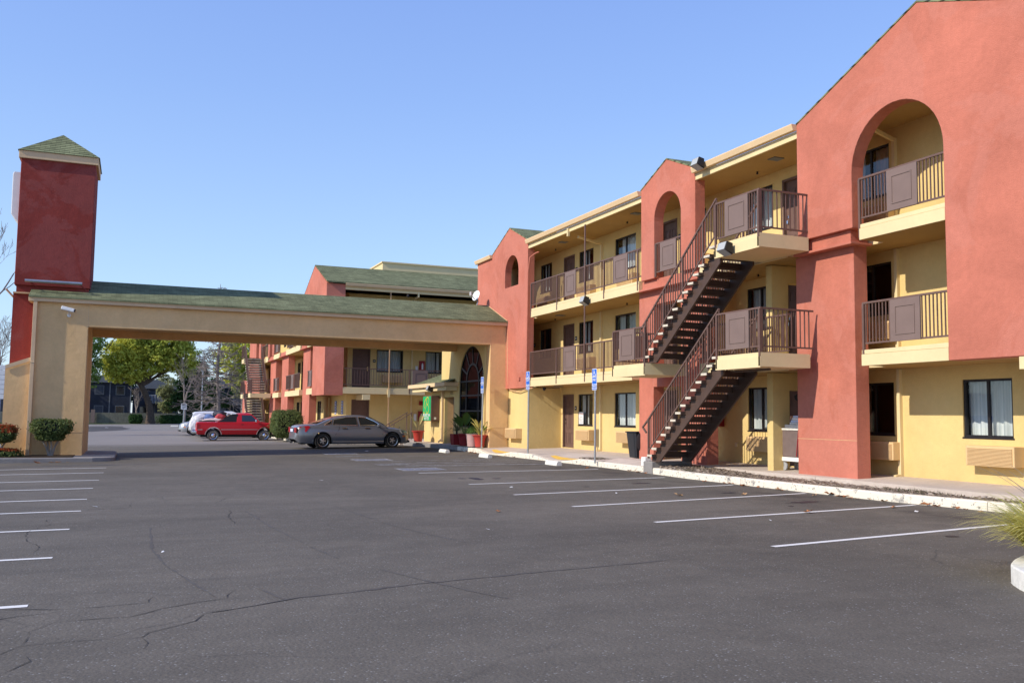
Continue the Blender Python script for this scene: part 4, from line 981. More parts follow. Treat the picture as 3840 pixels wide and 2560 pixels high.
for fl in (1,2):
    z=ZF[fl]; railing(far,FF,10.0,17,z,(13.5,),((13.66,14.5),),sp=.14)
    railing(far,FS,54.3,59.6,z,(56,58),((56.4,57.3),),sp=.1,d=.05); railing(far,FS,50.15,51.8,z,(),((50.4,51.2),),sp=.1,d=.05); railing(far,FS,62.5,65.2,z,(),((63.2,64.1),),sp=.1,d=.05); railing(far,FS,68.1,72,z,(),(),sp=.2,d=.05)
def fland(a0,a1,z):
    m=MB(FS); m.box(a0,a1,-1.35,.0,z-.31,z); m.build('stair_landing','yelw',far); railing(far,FS,a0,a1,z,(a0+.03,a1-.03),(),d=-1.33,sp=.2)
fland(66.0,67.7,ZF[1]); fland(70.9,72.6,ZF[1]); fland(70.9,72.6,ZF[2]); 
stairs(far,FS,67.8,.40,1,14,.19,.2275,-1.35,-.08); stairs(far,FS,67.65,3.08,1,14,.1893,.2325,-1.35,-.08)
siderail(far,FS,66.0,-1.33,0,ZF[1])
m=MB(FF); m.box(12.36,12.41,-.03,0,.4,8.14); m.build('support_pole','pipe',far)
m=MB(FF); m.box(14.0,14.08,1.42,1.5,.4,7.9); m.box(13.86,13.94,-.05,.03,7.95,8.2); m.bar(FF(13.9,.0,8.0),FF(14.0,1.42,7.9),.07); m.build('downspout','yelw',far)
m=MB(FF); m.box(12.33,12.45,-.06,-.0,2.6,3.0); m.box(11.0,11.4,-.03,1.5,2.45,2.72); m.build('beam_end','yelw',far)
for z in (4.10,1.35):
    m=MB(FF); m.box(14.45,14.75,1.36,1.5,z,z+.55); o=m.build('extinguisher_cabinet','redx',far); k=MB(FF); k.lathe([(.05,z+.08),(.05,z+.34),(.02,z+.42)],FF(14.6,1.33,0),8); k.build('extinguisher','white',o)
m=MB(FF); m.box(14.25,14.38,1.44,1.5,4.12,4.36); m.box(14.2,14.35,1.44,1.5,1.38,1.75); m.build('call_box','white',far)
for z in (2.35,7.75): m=MB(FF); m.box(14.5,14.72,1.45,1.5,z-.12,z+.1); m.build('alarm_bell','redx',far)
m=MB(FF); m.lathe([(.05,8.05),(.09,7.98),(.04,7.9)],FF(13.3,-.05,0),10); m.build('lamp','frm',far)
m=MB(FF); m.box(11.1,11.42,1.555,1.57,1.55,1.58); m.box(11.05,11.48,1.555,1.57,1.46,1.49); m.build('door_lettering','yelw',far)
# blue vertical signs on the side wall near the corner
for a,zs in ((49.2,(2.35,2.2,2.05,1.9,1.75)),(50.9,(2.35,2.2,2.05,1.9,1.75,1.45))):
    m=MB(FS)
    for z in zs: m.box(a-.22,a+.22,1.48,1.5,z-.06,z+.06)
    o=m.build('vertical_sign','blue',far); k=MB(FS)
    for z in zs: k.box(a-.14,a+.14,1.474,1.48,z-.03,z+.03)
    k.build('lettering','white',o)
for q in ((57.0,57.03,1.44),(52.6,52.7,1.40)): MB(FS).box(q[0],q[1],q[2],1.5,.4,2.6).build('downspout','yelw',far)
# ramp handrail by the lobby
hr=thing('ramp_handrail',(12.9,45.6,.36),'brown metal handrail sloping beside the lobby corner','handrail')
for dy in (0,.9):
    m=MB(); m.tube([(12.1,45.2+dy,1.05),(13.3,45.3+dy,1.75)],.022,6); m.tube([(13.25,45.3+dy,.36),(13.25,45.3+dy,1.72)],.022,6); m.tube([(12.3,45.2+dy,.36),(12.3,45.2+dy,1.16)],.022,6); m.build('rail','brn',hr)
# ------------------------------------------------------------------ vehicles
def interp(P,x):
    if x<=P[0][0]: return P[0][1]
    for (a,b),(c,d) in zip(P,P[1:]):
        if x<=c:
            t=(x-a)/(c-a) if c>a else 0; return b+(d-b)*t
    return P[-1][1]
def smoothp(P,n=5): return smooth_curve(P,n)
def car(name,label,spec,loc,rot,group=None):
    """local x forward; body is one lofted shell with real wheel openings"""
    root=thing(name,(0,0,0),label,spec['cat'],group)
    top=smoothp(spec['top']); bot=spec['bot']; hw=smoothp(spec['hw']); rw=spec['rw']; ra=spec['ra']; ax=spec['axles']
    x0,x1=spec['top'][0][0],spec['top'][-1][0]; st=[]; x=x0
    while x<x1: st.append(x); x+=.035
    st.append(x1)
    for a in ax: st+=[a-ra,a-ra+.004,a+ra,a+ra-.004]
    st=sorted(set(round(v,4) for v in st))
    def arch(x,z):
        for a in ax:
            if abs(x-a)<ra: z=max(z,rw+math.sqrt(ra*ra-(x-a)**2)*1.0)
        return z
    tuck=spec.get('tuck',.93); m=MB(); N=12
    def side(x,f):
        """outer surface: f 0 at the sill .. 1 at the shoulder -> y"""
        w=interp(hw,x); return w*(tuck+(1-tuck)*math.sin(min(1,f/.45)*PI/2)) if f<.45 else w*(1-(1-spec.get('sh',.94))*((f-.45)/.55)**2)
    for x in st:
        zt=interp(top,x); zb0=interp(bot,x); zb=arch(x,zb0); zs=zt-spec.get('crown',.05)
        row=[]
        for i in range(N):
            z=zb+(zs-zb)*i/(N-1); f=max(0,(z-zb0)/(zs-zb0)); row.append((side(x,f),z))
        w=row[-1][0]; row=[(row[0][0]-.09,zb+.0)]+row+[(w*.93,zs+(zt-zs)*.65),(w*.7,zt-.006),(0,zt)]
        L=[Vector((x,y,z)) for y,z in row]+[Vector((x,-y,z)) for y,z in row[-2::-1]]
        m.v+=L
    K=len(L)
    for i in range(len(st)-1):
        for k in range(K-1): m.f.append((i*K+k,i*K+k+1,(i+1)*K+k+1,(i+1)*K+k))
    m.f.append(tuple(range(K))); m.f.append(tuple((len(st)-1)*K+k for k in range(K))[::-1])
    m.build('body',spec['paint'],root,smooth=38)
    # underside and wheel wells
    u=MB(); u.box(x0+.25,x1-.2,-interp(hw,0)*.80,interp(hw,0)*.80,.2,.55); u.build('underbody','blkd',root)
    # cabin
    rf=smoothp(spec['roof']); xs=[]; x=rf[0][0]
    while x<rf[-1][0]: xs.append(x); x+=.05
    xs.append(rf[-1][0]); c=MB(); wb,wr=spec['cabw']
    belt=lambda x: interp(top,x)-.03
    def cy(x,z):
        t=max(0,min(1,(z-belt(0))/(spec['rz']-belt(0)))); return wb+(wr-wb)*t
    for x in xs:
        zr=interp(rf,x); zb=min(belt(x)-.04,zr-.01); row=[(cy(x,zb),zb),(cy(x,zb+(zr-zb)*.5),zb+(zr-zb)*.5),(cy(x,zr-.05),max(zb,zr-.05)),(cy(x,zr)-.07,zr-.012),(cy(x,zr)*.45,zr+.008),(0,zr+.012)]
        c.v+=[Vector((x,y,z)) for y,z in row]+[Vector((x,-y,z)) for y,z in row[-2::-1]]
    K=11
    for i in range(len(xs)-1):
        for k in range(K-1): c.f.append((i*K+k,i*K+k+1,(i+1)*K+k+1,(i+1)*K+k))
    c.f.append(tuple(range(K))); c.f.append(tuple((len(xs)-1)*K+k for k in range(K))[::-1])
    c.build('cabin',spec.get('cabpaint',spec['paint']),root,smooth=38)
    for s in (-1,1):
        for w in spec['windows']:
            g=MB(); nn=len(w); q=[Vector((x,s*(cy(x,z)+.006),z)) for x,z in w]; q2=[p+Vector((0,-s*.02,0)) for p in q]
            g.add(q+q2,[tuple(range(nn)),tuple(range(2*nn-1,nn-1,-1))]+[(i,(i+1)%nn,nn+(i+1)%nn,nn+i) for i in range(nn)])
            g.build('window','carglass',root)
            if spec.get('trim'):
                t=MB(); cc=[p+Vector((0,s*.004,0)) for p in q]
                for i in range(nn): t.bar(cc[i],cc[(i+1)%nn],.016,.010,up=(0,1,0))
                t.build('window_trim',spec['trim'],root)
    for k,(nm,(xa,za,xb,zb_,e)) in enumerate((('windscreen',spec['wind']),('rear_window',spec['rear']))):
        g=MB(); n8=6; nx=Vector((za-zb_,0,xb-xa)); nx=Vector((-(zb_-za),0,(xb-xa))).normalized()
        if nx.z<0: nx=-nx
        for i in range(2):
            x,z=(xa,za) if i==0 else (xb,zb_)
            y=cy(x,z)-.09
            for j in range(n8+1): yy=-y+2*y*j/n8; g.v.append(Vector((x,yy,z))+nx*(e+.012*(1-(2*j/n8-1)**2)))
        for j in range(n8): g.f.append((j,j+1,n8+1+j+1,n8+1+j))
        g.build(nm,'carglass',root,smooth=True)
    # wheels
    proto=None
    for a in ax:
        for s in (-1,1):
            yw=interp(hw,a)-.015
            if proto is None:
                proto=bpy.data.objects.new('wheel',None); COL.objects.link(proto); proto.parent=root
                r=rw; t=MB(); t.lathe([(r*.66,-.105),(r*.93,-.11),(r,-.07),(r,.07),(r*.93,.11),(r*.66,.105),(r*.60,.02),(r*.60,-.02)],(0,0,0),36,'y'); t.build('tyre',spec.get('tyre','tyre'),proto,smooth=40)
                spec['rim'](proto,r)
                w_=proto
            else: w_=copy_tree(proto,root)
            w_.location=(a,s*(yw-.11),rw); w_.rotation_euler=(0,random.uniform(0,1),0 if s<0 else PI)
    spec['extra'](root,lambda x,z:side(x,max(0,(z-interp(bot,x))/(interp(top,x)-.05-interp(bot,x)))),lambda x:interp(top,x))
    root.location=loc; root.rotation_euler=(0,-R(.45),rot); return root
def rim_alloy(p,r):
    k=MB(); k.lathe([(r*.67,-.10),(r*.70,-.112),(r*.64,-.104),(r*.60,-.02),(r*.60,.05),(r*.67,.05)],(0,0,0),36,'y'); k.build('rim','silv',p,smooth=40)
    b=MB(); b.lathe([(r*.6,.0),(.01,.0),(.01,.03),(r*.6,.03)],(0,-.03,0),24,'y'); b.build('brake_disc','blkd',p)
    s=MB()
    for i in range(5):
        a=2*PI*i/5
        for o in (-.17,.17):
            c,d=math.cos(a+o),math.sin(a+o); c0,d0=math.cos(a+o*.4),math.sin(a+o*.4)
            s.bar((c0*r*.10,-.095,d0*r*.10),(c*r*.65,-.085,d*r*.65),.032,.03,up=(0,1,0))
        c,d=math.cos(a),math.sin(a); s.bar((c*r*.08,-.088,d*r*.08),(c*r*.6,-.078,d*r*.6),.045,.02,up=(0,1,0))
    s.lathe([(.055,-.02),(.045,.02)],(0,-.09,0),14,'y'); s.build('spokes','silv',p)
def rim_steel(p,r):
    k=MB(); k.lathe([(r*.66,-.10),(r*.70,-.112),(r*.60,-.10),(r*.55,-.07),(r*.42,-.075),(r*.30,-.12),(r*.14,-.125),(r*.10,-.14),(.01,-.145),(.01,.03),(r*.66,.03)],(0,0,0),36,'y'); k.build('hubcap','chrome',p,smooth=50)
def side_box(root,nm,mt,x0,x1,z0,z1,yf,out=.008,th=.012,both=True):
    for s in ((-1,1) if both else (-1,)):
        m=MB(); m.add([(x,s*(yf(x,z)+o),z) for o in (out,-th) for x,z in ((x0,z0),(x1,z0),(x1,z1),(x0,z1))],[(0,1,2,3),(7,6,5,4),(0,4,5,1),(1,5,6,2),(2,6,7,3),(3,7,4,0)]); m.build(nm,mt,root)
def seam(root,pts,yf,nm='door_seam',mt='blkd',w=.010):
    for s in (-1,1):
        m=MB(); p=[Vector((x,s*(yf(x,z)+.0015),z)) for x,z in pts]
        for a,b in zip(p,p[1:]): m.bar(a,b,w,.005,up=(0,1,0))
        m.build(nm,mt,root)
def arch_trim(root,a,ra,rw,yf,mt='chrome',w=.03,nm='wheel_arch_trim'):
    for s in (-1,1):
        m=MB(); n=18; P=[]
        for i in range(n+1):
            t=PI*(.02+.96*i/n); x,z=a-ra*1.0*math.cos(t),rw+ra*math.sin(t); P.append(Vector((x,s*(yf(x,max(z,rw+.05))+.006),z)))
        for p,q in zip(P,P[1:]): m.bar(p,q,w,.012,up=(0,1,0))
        m.build(nm,mt,root)
def poly3(root,nm,mt,pts,th=Vector((0,0,-.01))):
    n=len(pts); m=MB(); p=[Vector(q) for q in pts]; m.add(p+[q+th for q in p],[tuple(range(n)),tuple(range(2*n-1,n-1,-1))]+[(i,(i+1)%n,n+(i+1)%n,n+i) for i in range(n)]); return m.build(nm,mt,root)
def sedan_extra(root,yf,top):
    seam(root,[(-1.05,.30),(-1.02,.62),(-.86,.85),(-.84,.97)],yf); seam(root,[(.10,.26),(.10,.96)],yf); seam(root,[(1.10,.28),(1.12,.62),(1.02,.94)],yf)
    for x in (-.62,.42): side_box(root,'door_handle','chrome',x-.11,x+.11,.885,.91,yf,.022,.0)
    seam(root,[(-1.15,.315),(.0,.305),(1.18,.315)],yf,'sill_trim','silv',.022); seam(root,[(-2.62,.37),(-2.0,.36)],yf,'bumper_trim','silv',.018)
    for s in (-1,1):
        # tail lamp wraps the rear corner
        m=MB(); P=[(-2.70,.66),(-2.30,.74),(-2.12,.96),(-2.20,1.005),(-2.58,.965)]; q=[Vector((x,s*(yf(x,z)+.012),z)) for x,z in P]
        q+= [v+Vector((0,-s*.03,0)) for v in q]; n=5; m.add(q,[tuple(range(n)),tuple(range(2*n-1,n-1,-1))]+[(i,(i+1)%n,n+(i+1)%n,n+i) for i in range(n)]); m.build('tail_lamp','lampr',root)
        m=MB(); m.box(-2.735,-2.70,s*.42,s*.80,.70,.93); m.build('tail_lamp','lampr',root,bevel=.01)
        m=MB(); P=[(2.36,.62),(2.02,.66),(1.92,.80),(2.10,.81),(2.34,.73)]; q=[Vector((x,s*(yf(x,z)+.012),z)) for x,z in P]
        q+= [v+Vector((0,-s*.03,0)) for v in q]; m.add(q,[tuple(range(n)),tuple(range(2*n-1,n-1,-1))]+[(i,(i+1)%n,n+(i+1)%n,n+i) for i in range(n)]); m.build('headlight','lampw',root)
        m=MB(); m.bar((.93,s*.86,.98),(.93,s*1.0,1.0),.05); m.build('mirror_arm','pgrey',root)
        m=MB(); m.box(.84,.98,s*.92,s*1.10,.94,1.07); m.build('mirror','pgrey',root,bevel=.035)
    side_box(root,'side_marker','lampo',2.08,2.2,.50,.56,yf)
    m=MB(); m.box(-2.755,-2.735,-.26,.26,.74,.87); o=m.build('number_plate','bluew',root)
    m=MB(); m.box(-2.74,-2.70,-.5,.5,.90,.915); m.build('boot_trim','chrome',root)
    m=MB(); m.box(2.40,2.475,-.42,.42,.42,.70); m.build('grille','chrome',root,bevel=.03); m=MB(); m.box(2.38,2.46,-.7,.7,.24,.34); m.build('lower_grille','blk',root)
    m=MB(); m.tube([(2.20,0,.80),(2.20,0,.87)],.008,6); m.lathe([(.038,-.006),(.038,.006)],(2.20,0,.90),14,'x'); m.build('hood_ornament','chrome',root)
    for s in (-1,1): m=MB(); m.box(-2.72,-2.6,s*.5,s*.66,.22,.28); m.build('exhaust_tip','chrome',root)
sedan=dict(cat='car',paint='pgrey',rw=.345,ra=.40,axles=(-1.585,1.58),tuck=.945,sh=.90,crown=.07,
 top=[(-2.74,.56),(-2.72,.80),(-2.62,.99),(-2.35,1.06),(-1.9,1.075),(-1.0,1.03),(0,.99),(.95,1.0),(1.4,.96),(1.9,.89),(2.25,.79),(2.42,.66),(2.47,.50)],
 bot=[(-2.74,.42),(-2.6,.28),(-2.2,.24),(2.1,.21),(2.36,.22),(2.47,.32)],
 hw=[(-2.74,.66),(-2.66,.80),(-2.4,.90),(-1.6,.945),(0,.94),(1.5,.935),(2.1,.87),(2.36,.72),(2.47,.52)],
 roof=[(-2.0,1.02),(-1.65,1.16),(-1.2,1.335),(-.75,1.425),(-.1,1.465),(.35,1.44),(.75,1.32),(1.1,1.13),(1.35,.97)],rz=1.46,cabw=(.86,.60),trim='chrome',
 windows=[[(-1.52,1.03),(-1.20,1.06),(-1.14,1.25),(-1.30,1.17)],[(-1.12,1.05),(-.02,1.02),(-.06,1.385),(-.55,1.37),(-1.05,1.27)],[(.10,1.02),(1.02,1.03),(.75,1.21),(.40,1.36),(.05,1.388)]],
 wind=(.62,1.375,1.30,1.015,.012),rear=(-1.05,1.375,-1.85,1.085,.012),rim=rim_alloy,extra=sedan_extra)
car('parked_sedan','dark grey saloon car parked in front of the lobby, side on',sedan,(9.30,41.15,gz(9.4)-.005),R(2.5))
def truck_extra(c='pred',load=False):
    def f(root,yf,top):
        seam(root,[(-.14,.30),(-.14,1.0)],yf,'cab_seam','blkd',.022); seam(root,[(1.02,.34),(1.04,.98)],yf); seam(root,[(-.10,.30),(1.02,.30)],yf)
        seam(root,[(-2.2,.62),(-1.95,.62)],yf,'side_moulding','silv',.03); seam(root,[(-.98,.62),(1.0,.62)],yf,'side_moulding','silv',.026); seam(root,[(1.9,.58),(2.1,.58)],yf,'side_moulding','silv',.026)
        for a in (-1.375,1.375): arch_trim(root,a,.43,.315,yf)
        side_box(root,'door_handle','blk',.10,.24,.885,.915,yf,.012)
        for s in (-1,1):
            m=MB(); m.box(.82,.93,s*.84,s*1.0,1.03,1.17); m.build('mirror','chrome',root,bevel=.02)
            m=MB(); m.box(-2.26,-2.16,s*.74,s*.845,.66,.95); m.build('tail_lamp','lampr',root,bevel=.01)
            m=MB(); m.box(1.98,2.10,s*.5,s*.80,.62,.80); m.build('headlight','lampw',root,bevel=.01)
        side_box(root,'side_marker','lampo',1.93,2.03,.66,.76,yf)
        m=MB(); m.box(-2.50,-2.24,-.78,.78,.42,.54); m.build('rear_bumper','chrome',root,bevel=.02)
        m=MB(); m.box(2.04,2.16,-.80,.80,.44,.58); m.build('front_bumper','chrome',root,bevel=.02)
        m=MB(); m.box(2.06,2.11,-.48,.48,.62,.82); m.build('grille','blk',root)
        if c=='pred':   # black fastback buttresses and cover behind the cab
            for s in (-1,1): poly3(root,'buttress','blk',[(-1.20,s*.74,1.04),(-.08,s*.76,1.04),(-.08,s*.66,1.49),(-.30,s*.66,1.48),(-1.0,s*.70,1.12)],Vector((0,-s*.04,0)))
            poly3(root,'rear_panel','carglass',[(-1.15,-.68,1.06),(-1.15,.68,1.06),(-.22,.62,1.46),(-.22,-.62,1.46)])
            m=MB(); m.tube([(-2.1,.1,1.05),(-1.7,-.3,1.09),(-1.3,-.5,1.08)],.05,6); m.build('cargo_roll','blk',root)
    return f
trk=dict(cat='pickup truck',paint='pred',rw=.30,ra=.41,axles=(-1.375,1.375),tuck=.93,sh=.965,crown=.03,tyre='tyreg',
 top=[(-2.26,.62),(-2.255,.98),(-2.24,1.035),(-1.5,1.04),(-.2,1.04),(.9,1.04),(1.05,1.05),(1.5,1.0),(1.9,.93),(2.06,.87),(2.09,.70),(2.10,.60)],
 bot=[(-2.26,.42),(-2.2,.36),(2.05,.34),(2.10,.42)],hw=[(-2.26,.80),(-2.2,.83),(0,.835),(1.6,.825),(2.0,.80),(2.10,.76)],
 roof=[(-.16,1.0),(-.155,1.35),(-.13,1.475),(.0,1.52),(.4,1.53),(.62,1.50),(.85,1.33),(1.17,1.03)],rz=1.52,cabw=(.79,.64),
 windows=[[(.13,1.07),(.97,1.07),(.66,1.41),(.13,1.42)]],wind=(.70,1.455,1.13,1.07,.012),rear=(-.145,1.42,-.165,1.1,.012),rim=rim_steel,extra=truck_extra())
car('pickup_truck','faded red single cab pickup truck parked side on beyond the canopy',trk,(5.62,53.9,gz(5.6)),R(-1.5))
t2=dict(trk); t2.update(paint='pwhite',extra=truck_extra('w'),windows=trk['windows'])
car('pickup_truck','white pickup truck piled high with household junk, behind the red pickup',t2,(5.85,58.8,gz(5)),R(2))
suv=dict(cat='suv',paint='pwhite',rw=.37,ra=.44,axles=(-1.45,1.5),tuck=.95,sh=.95,crown=.04,
 top=[(-2.45,.60),(-2.44,.95),(-2.3,1.08),(-1,1.10),(1,1.10),(1.6,1.08),(2.1,1.0),(2.4,.86),(2.45,.6)],bot=[(-2.45,.45),(-2.3,.36),(2.3,.36),(2.45,.45)],
 hw=[(-2.45,.85),(-2.2,.93),(0,.95),(1.8,.93),(2.3,.85),(2.45,.72)],roof=[(-2.42,1.05),(-2.38,1.3),(-2.25,1.66),(-1.9,1.77),(0,1.80),(.5,1.76),(.9,1.5),(1.35,1.08)],rz=1.78,cabw=(.88,.70),
 windows=[[(-2.1,1.16),(-1.1,1.16),(-1.1,1.62),(-1.95,1.6)],[(-1.0,1.16),(-.1,1.16),(-.1,1.64),(-1.0,1.63)],[(0,1.16),(1.05,1.16),(.62,1.6),(0,1.64)]],
 wind=(.62,1.70,1.27,1.14,.012),rear=(-2.28,1.62,-2.42,1.15,.012),rim=rim_steel,extra=lambda r,y,t:side_box(r,'door_handle','chrome',-.3,-.12,1.0,1.03,y,.02))
SV=car('parked_suv','white people carrier parked in the row behind the junk-filled pickup',suv,(5.75,62.6,gz(6)),R(1))
SV.scale=(.92,.95,.90)
s2=dict(sedan); s2.update(paint='psilv')
car('parked_sedan','silver car with its nose poking out left of the white pickup',s2,(5.45,66.0,gz(6)),R(181))
# load in the white pickup
JM=[plain('load_white',(.72,.72,.74),.8,.1,5),plain('load_black',(.03,.03,.045),.6,.2,5),plain('load_red',(.45,.05,.06),.7,.2,5),plain('load_tan',(.48,.33,.22),.85,.2,6),plain('load_blue',(.12,.18,.35),.8,.2,6),plain('load_pinkish',(.62,.48,.46),.85,.15,5)]
def lump(name,loc,r,mt,label,cat,group=None,sq=.8,seed=0):
    rnd=random.Random(seed); bm=bmesh.new(); bmesh.ops.create_icosphere(bm,subdivisions=3,radius=1)
    ph=[rnd.uniform(0,6) for _ in range(6)]
    for v in bm.verts:
        c=v.co; k=1+.16*math.sin(c.x*3+ph[0])*math.sin(c.y*4+ph[1])+.10*math.sin(c.z*7+ph[2])*math.sin(c.x*6+ph[3])+.05*math.sin(c.y*13+ph[4]); v.co=Vector((c.x*r[0],c.y*r[1],c.z*r[2]))*k
    me=bpy.data.meshes.new(name); bm.to_mesh(me); bm.free(); me.materials.append(M[mt] if isinstance(mt,str) else mt)
    for p in me.polygons: p.use_smooth=True
    o=bpy.data.objects.new(name,me); COL.objects.link(o); o.location=loc; return tag(o,label,cat,group)
jl=[('rubbish_bag','white sack hanging over the tailgate of the junk-filled pickup','bag'),('rubbish_bag','black sack on top of the junk pile in the white pickup','bag'),('clothes_bundle','red bundle in the middle of the junk pile','bundle'),('clothes_bundle','tan bundle near the cab end of the junk pile','bundle'),('blanket','pinkish blanket spread over the middle of the junk pile','blanket'),('rubbish_bag','big pale sack at the tailgate end of the junk pile','bag'),('rubbish_bag','blue sack under the black one in the junk pile','bag')]
for i,(x,y,z,rx,ry,rz_,mi) in enumerate(((2.62,58.4,.95,.22,.35,.42,0),(4.15,58.5,1.55,.38,.4,.24,1),(4.15,58.1,1.38,.3,.2,.2,2),(4.75,58.4,1.32,.42,.4,.18,3),(3.9,58.1,1.20,.75,.25,.14,5),(3.05,58.5,1.30,.42,.5,.26,0),(3.5,58.4,1.25,.42,.4,.3,4))): lump(jl[i][0],(x+.85,y+.1,z-.05),(rx,ry,rz_),JM[mi],jl[i][1],jl[i][2],'junk piled in the white pickup',seed=i)
# ------------------------------------------------------------------ signs on posts
def wheelchair(m,c,s,ux):
    c=Vector(c); ux=Vector(ux); uz=Vector((0,0,1)); P=lambda x,z:c+ux*x*s+uz*z*s; nrm=ux.cross(uz)
    def st(p,q,w): m.bar(P(*p),P(*q),w*s,.004,up=nrm)
    n=14
    for i in range(n):
        a,b=PI*.62+PI*1.28*i/n,PI*.62+PI*1.28*(i+1)/n; st((.26*math.cos(a)-.02,-.18+.26*math.sin(a)),(.26*math.cos(b)-.02,-.18+.26*math.sin(b)),.07)
    st((-.10,.36),(-.07,-.06),.11); st((-.09,.12),(.16,.12),.07); st((-.07,-.06),(.18,-.08),.09); st((.18,-.08),(.30,-.38),.08); st((.30,-.38),(.42,-.34),.07)
    for i in range(8):
        a,b=2*PI*i/8,2*PI*(i+1)/8; st((-.12+.035*math.cos(a),.47+.035*math.sin(a)),(-.12+.035*math.cos(b),.47+.035*math.sin(b)),.06)
def hsign(x,y,zb,ztop,zbot,w,label,tx,lean=0):
    o=thing('parking_sign',(x,y,zb),label,'sign','disabled parking signs on grey posts')
    m=MB(); m.tube([(x+lean*-.5,y,zb-.02),(x,y,ztop-.03)],.03,10); m.build('post','metal',o,smooth=40)
    ux=Vector((0,-1,0)).normalized(); n=ux.cross(Vector((0,0,1))); F=Fr(Vector((x,y,0))+n*.035,ux,-n)
    h=ztop-zbot; m=MB(F); rr=.04
    def rrect(a0,a1,z0,z1,r): 
        q=[]
        for cx,cz,s in ((a1-r,z1-r,0),(a0+r,z1-r,PI/2),(a0+r,z0+r,PI),(a1-r,z0+r,1.5*PI)):
            for i in range(5): q.append((cx+r*math.cos(s+PI/8*i),cz+r*math.sin(s+PI/8*i)))
        return q
    m.prism(rrect(-w/2,w/2,zbot,ztop,rr),[],0,.004); o1=m.build('plate','white',o)
    m=MB(F); zz=zbot+h*.27; m.prism(rrect(-w/2+.014,w/2-.014,zz+.01,ztop-.014,.03),[],-.002,-.0005)
    m.prism(rrect(-w/2+.014,w/2-.014,zbot+.014,zz-.008,.02),[],-.002,-.0005); m.build('field','blue',o1)
    m=MB(); wheelchair(m,F(0,-.003,ztop-h*.185),w*.78,ux); m.build('wheelchair_symbol','white',o1)
    for i,(s,z,sz) in enumerate(tx): text_mesh(s,sz,F(0,-.0045,zbot+h*z),ux,(0,0,1),'lettering','white',o1,bold=.0015)
T1=(('PARKING',.565,.085),('ONLY',.46,.085),('MINIMUM',.15,.070),('FINE $250',.055,.065))
hsign(12.75,24.25,.28,3.06,2.42,.305,'blue disabled parking sign in front of the ground floor windows, nearest of three',(('PARKING',.585,.062),('ONLY',.43,.10),('MINIMUM',.165,.060),('FINE $250',.06,.065)))
hsign(12.6,28.88,.38,3.16,2.53,.305,'blue disabled parking sign at the corner of the red wall, middle of three',T1)
hsign(12.93,34.2,.33,3.17,2.51,.305,'blue disabled parking sign in front of the potted plants, farthest of three',T1,.05)
o=thing('notice_sign',(5.22,105,.05),'small white notice sign on a post beyond the parked cars','sign')
m=MB(); m.tube([(5.22,105,0),(5.22,105,2.4)],.05,8); m.build('post','metal',o); m=MB(); m.box(4.91,5.5,104.9,104.94,1.9,2.56); o1=m.build('plate','white',o)
k=MB(); [k.box(5.0,5.4,104.89,104.9,z,z+.03) for z in (2.05,2.15,2.25,2.35,2.44)]; k.build('text_lines','trimg',o1)
o=thing('notice_board',(-3.6,30,.1),'white ribbed board cut off by the left edge of the view','sign')
m=MB()
for i in range(7): m.box(-4.9,-3.42,29.96,30.0,1.93+.14*i,2.06+.14*i)
m.build('board','white',o); m=MB(); m.box(-3.55,-3.49,30.01,30.06,0,2.9); m.box(-4.8,-4.74,30.01,30.06,0,2.9); m.build('post','metal',o); m=MB(); m.box(-4.9,-3.5,29.97,29.99,1.35,1.9); m.build('lower_board','blue',o)
# ------------------------------------------------------------------ wheel stops
pr=None
for i,(x,y,a,lb) in enumerate(((12.0,25.55,.0,'white concrete wheel stop nearest the camera, by the nearest blue sign post'),(11.72,30.65,.03,'white concrete wheel stop in front of the middle blue sign post'),(11.60,34.95,.0,'white concrete wheel stop left of the farthest blue sign post'))):
    if pr is None:
        m=MB(); m.prism([(-.10,0),(-.085,.09),(-.05,.135),(.05,.135),(.085,.09),(.10,0)],[],-.42,.42,plane='x')
        m.v=[Vector((v.y,v.x,v.z)) for v in m.v]; pr=m.build('wheel_stop','whited',loc=(0,0,0),bevel=.012); pr.rotation_euler=(0,0,0); o=pr
    else: o=pr.copy(); COL.objects.link(o)
    o.location=(x,y,gz(x)-.003); o.rotation_euler=(0,0,a); tag(o,lb,'wheel stop','wheel stops at the disabled bays')
o=pr.copy(); COL.objects.link(o); o.location=(4.35,104,gz(4.3)); o.rotation_euler=(0,0,PI/2); tag(o,'white wheel stop far off under the nose of the silver car','wheel stop')
# ------------------------------------------------------------------ bin and linen cart
b=thing('rubbish_bin',(14.55,25.0,.39),'black plastic rubbish bin beside the red pier','bin')
BX,BY=14.45,24.62
m=MB(); m.prism([(-.22,-.22),(.22,-.22),(.22,.22),(-.22,.22)],[],0,.01,plane='ad'); m=MB()
lo=[(BX-.20,BY-.22,.40),(BX+.20,BY-.22,.40),(BX+.20,BY+.22,.40),(BX-.20,BY+.22,.40)]; hi=[(BX-.27,BY-.29,1.16),(BX+.27,BY-.29,1.16),(BX+.27,BY+.29,1.16),(BX-.27,BY+.29,1.16)]
m.add(lo+hi,[(0,1,2,3),(7,6,5,4),(0,4,5,1),(1,5,6,2),(2,6,7,3),(3,7,4,0)]); m.build('body','trash',b,bevel=.02)
m=MB(); m.box(BX-.30,BX+.30,BY-.32,BY+.32,1.16,1.20); m.build('rim','trash',b,bevel=.015)
m=MB(); m.lathe([(.0,-.03),(.28,-.03),(.33,.0),(.28,.03),(.0,.03)],(BX-.02,BY-.42,.90),20,'y'); m.build('lid','trash',b,smooth=40)
for s in (-1,1): m=MB(); m.lathe([(.09,-.03),(.09,.03)],(BX+.2,BY+s*.2,.48),14,'y'); m.build('wheel','blk',b)
c=thing('linen_cart',(14.85,17.85,.40),'housekeeping cart with brown linen bag and stacked white towels beside the red pier','cart')
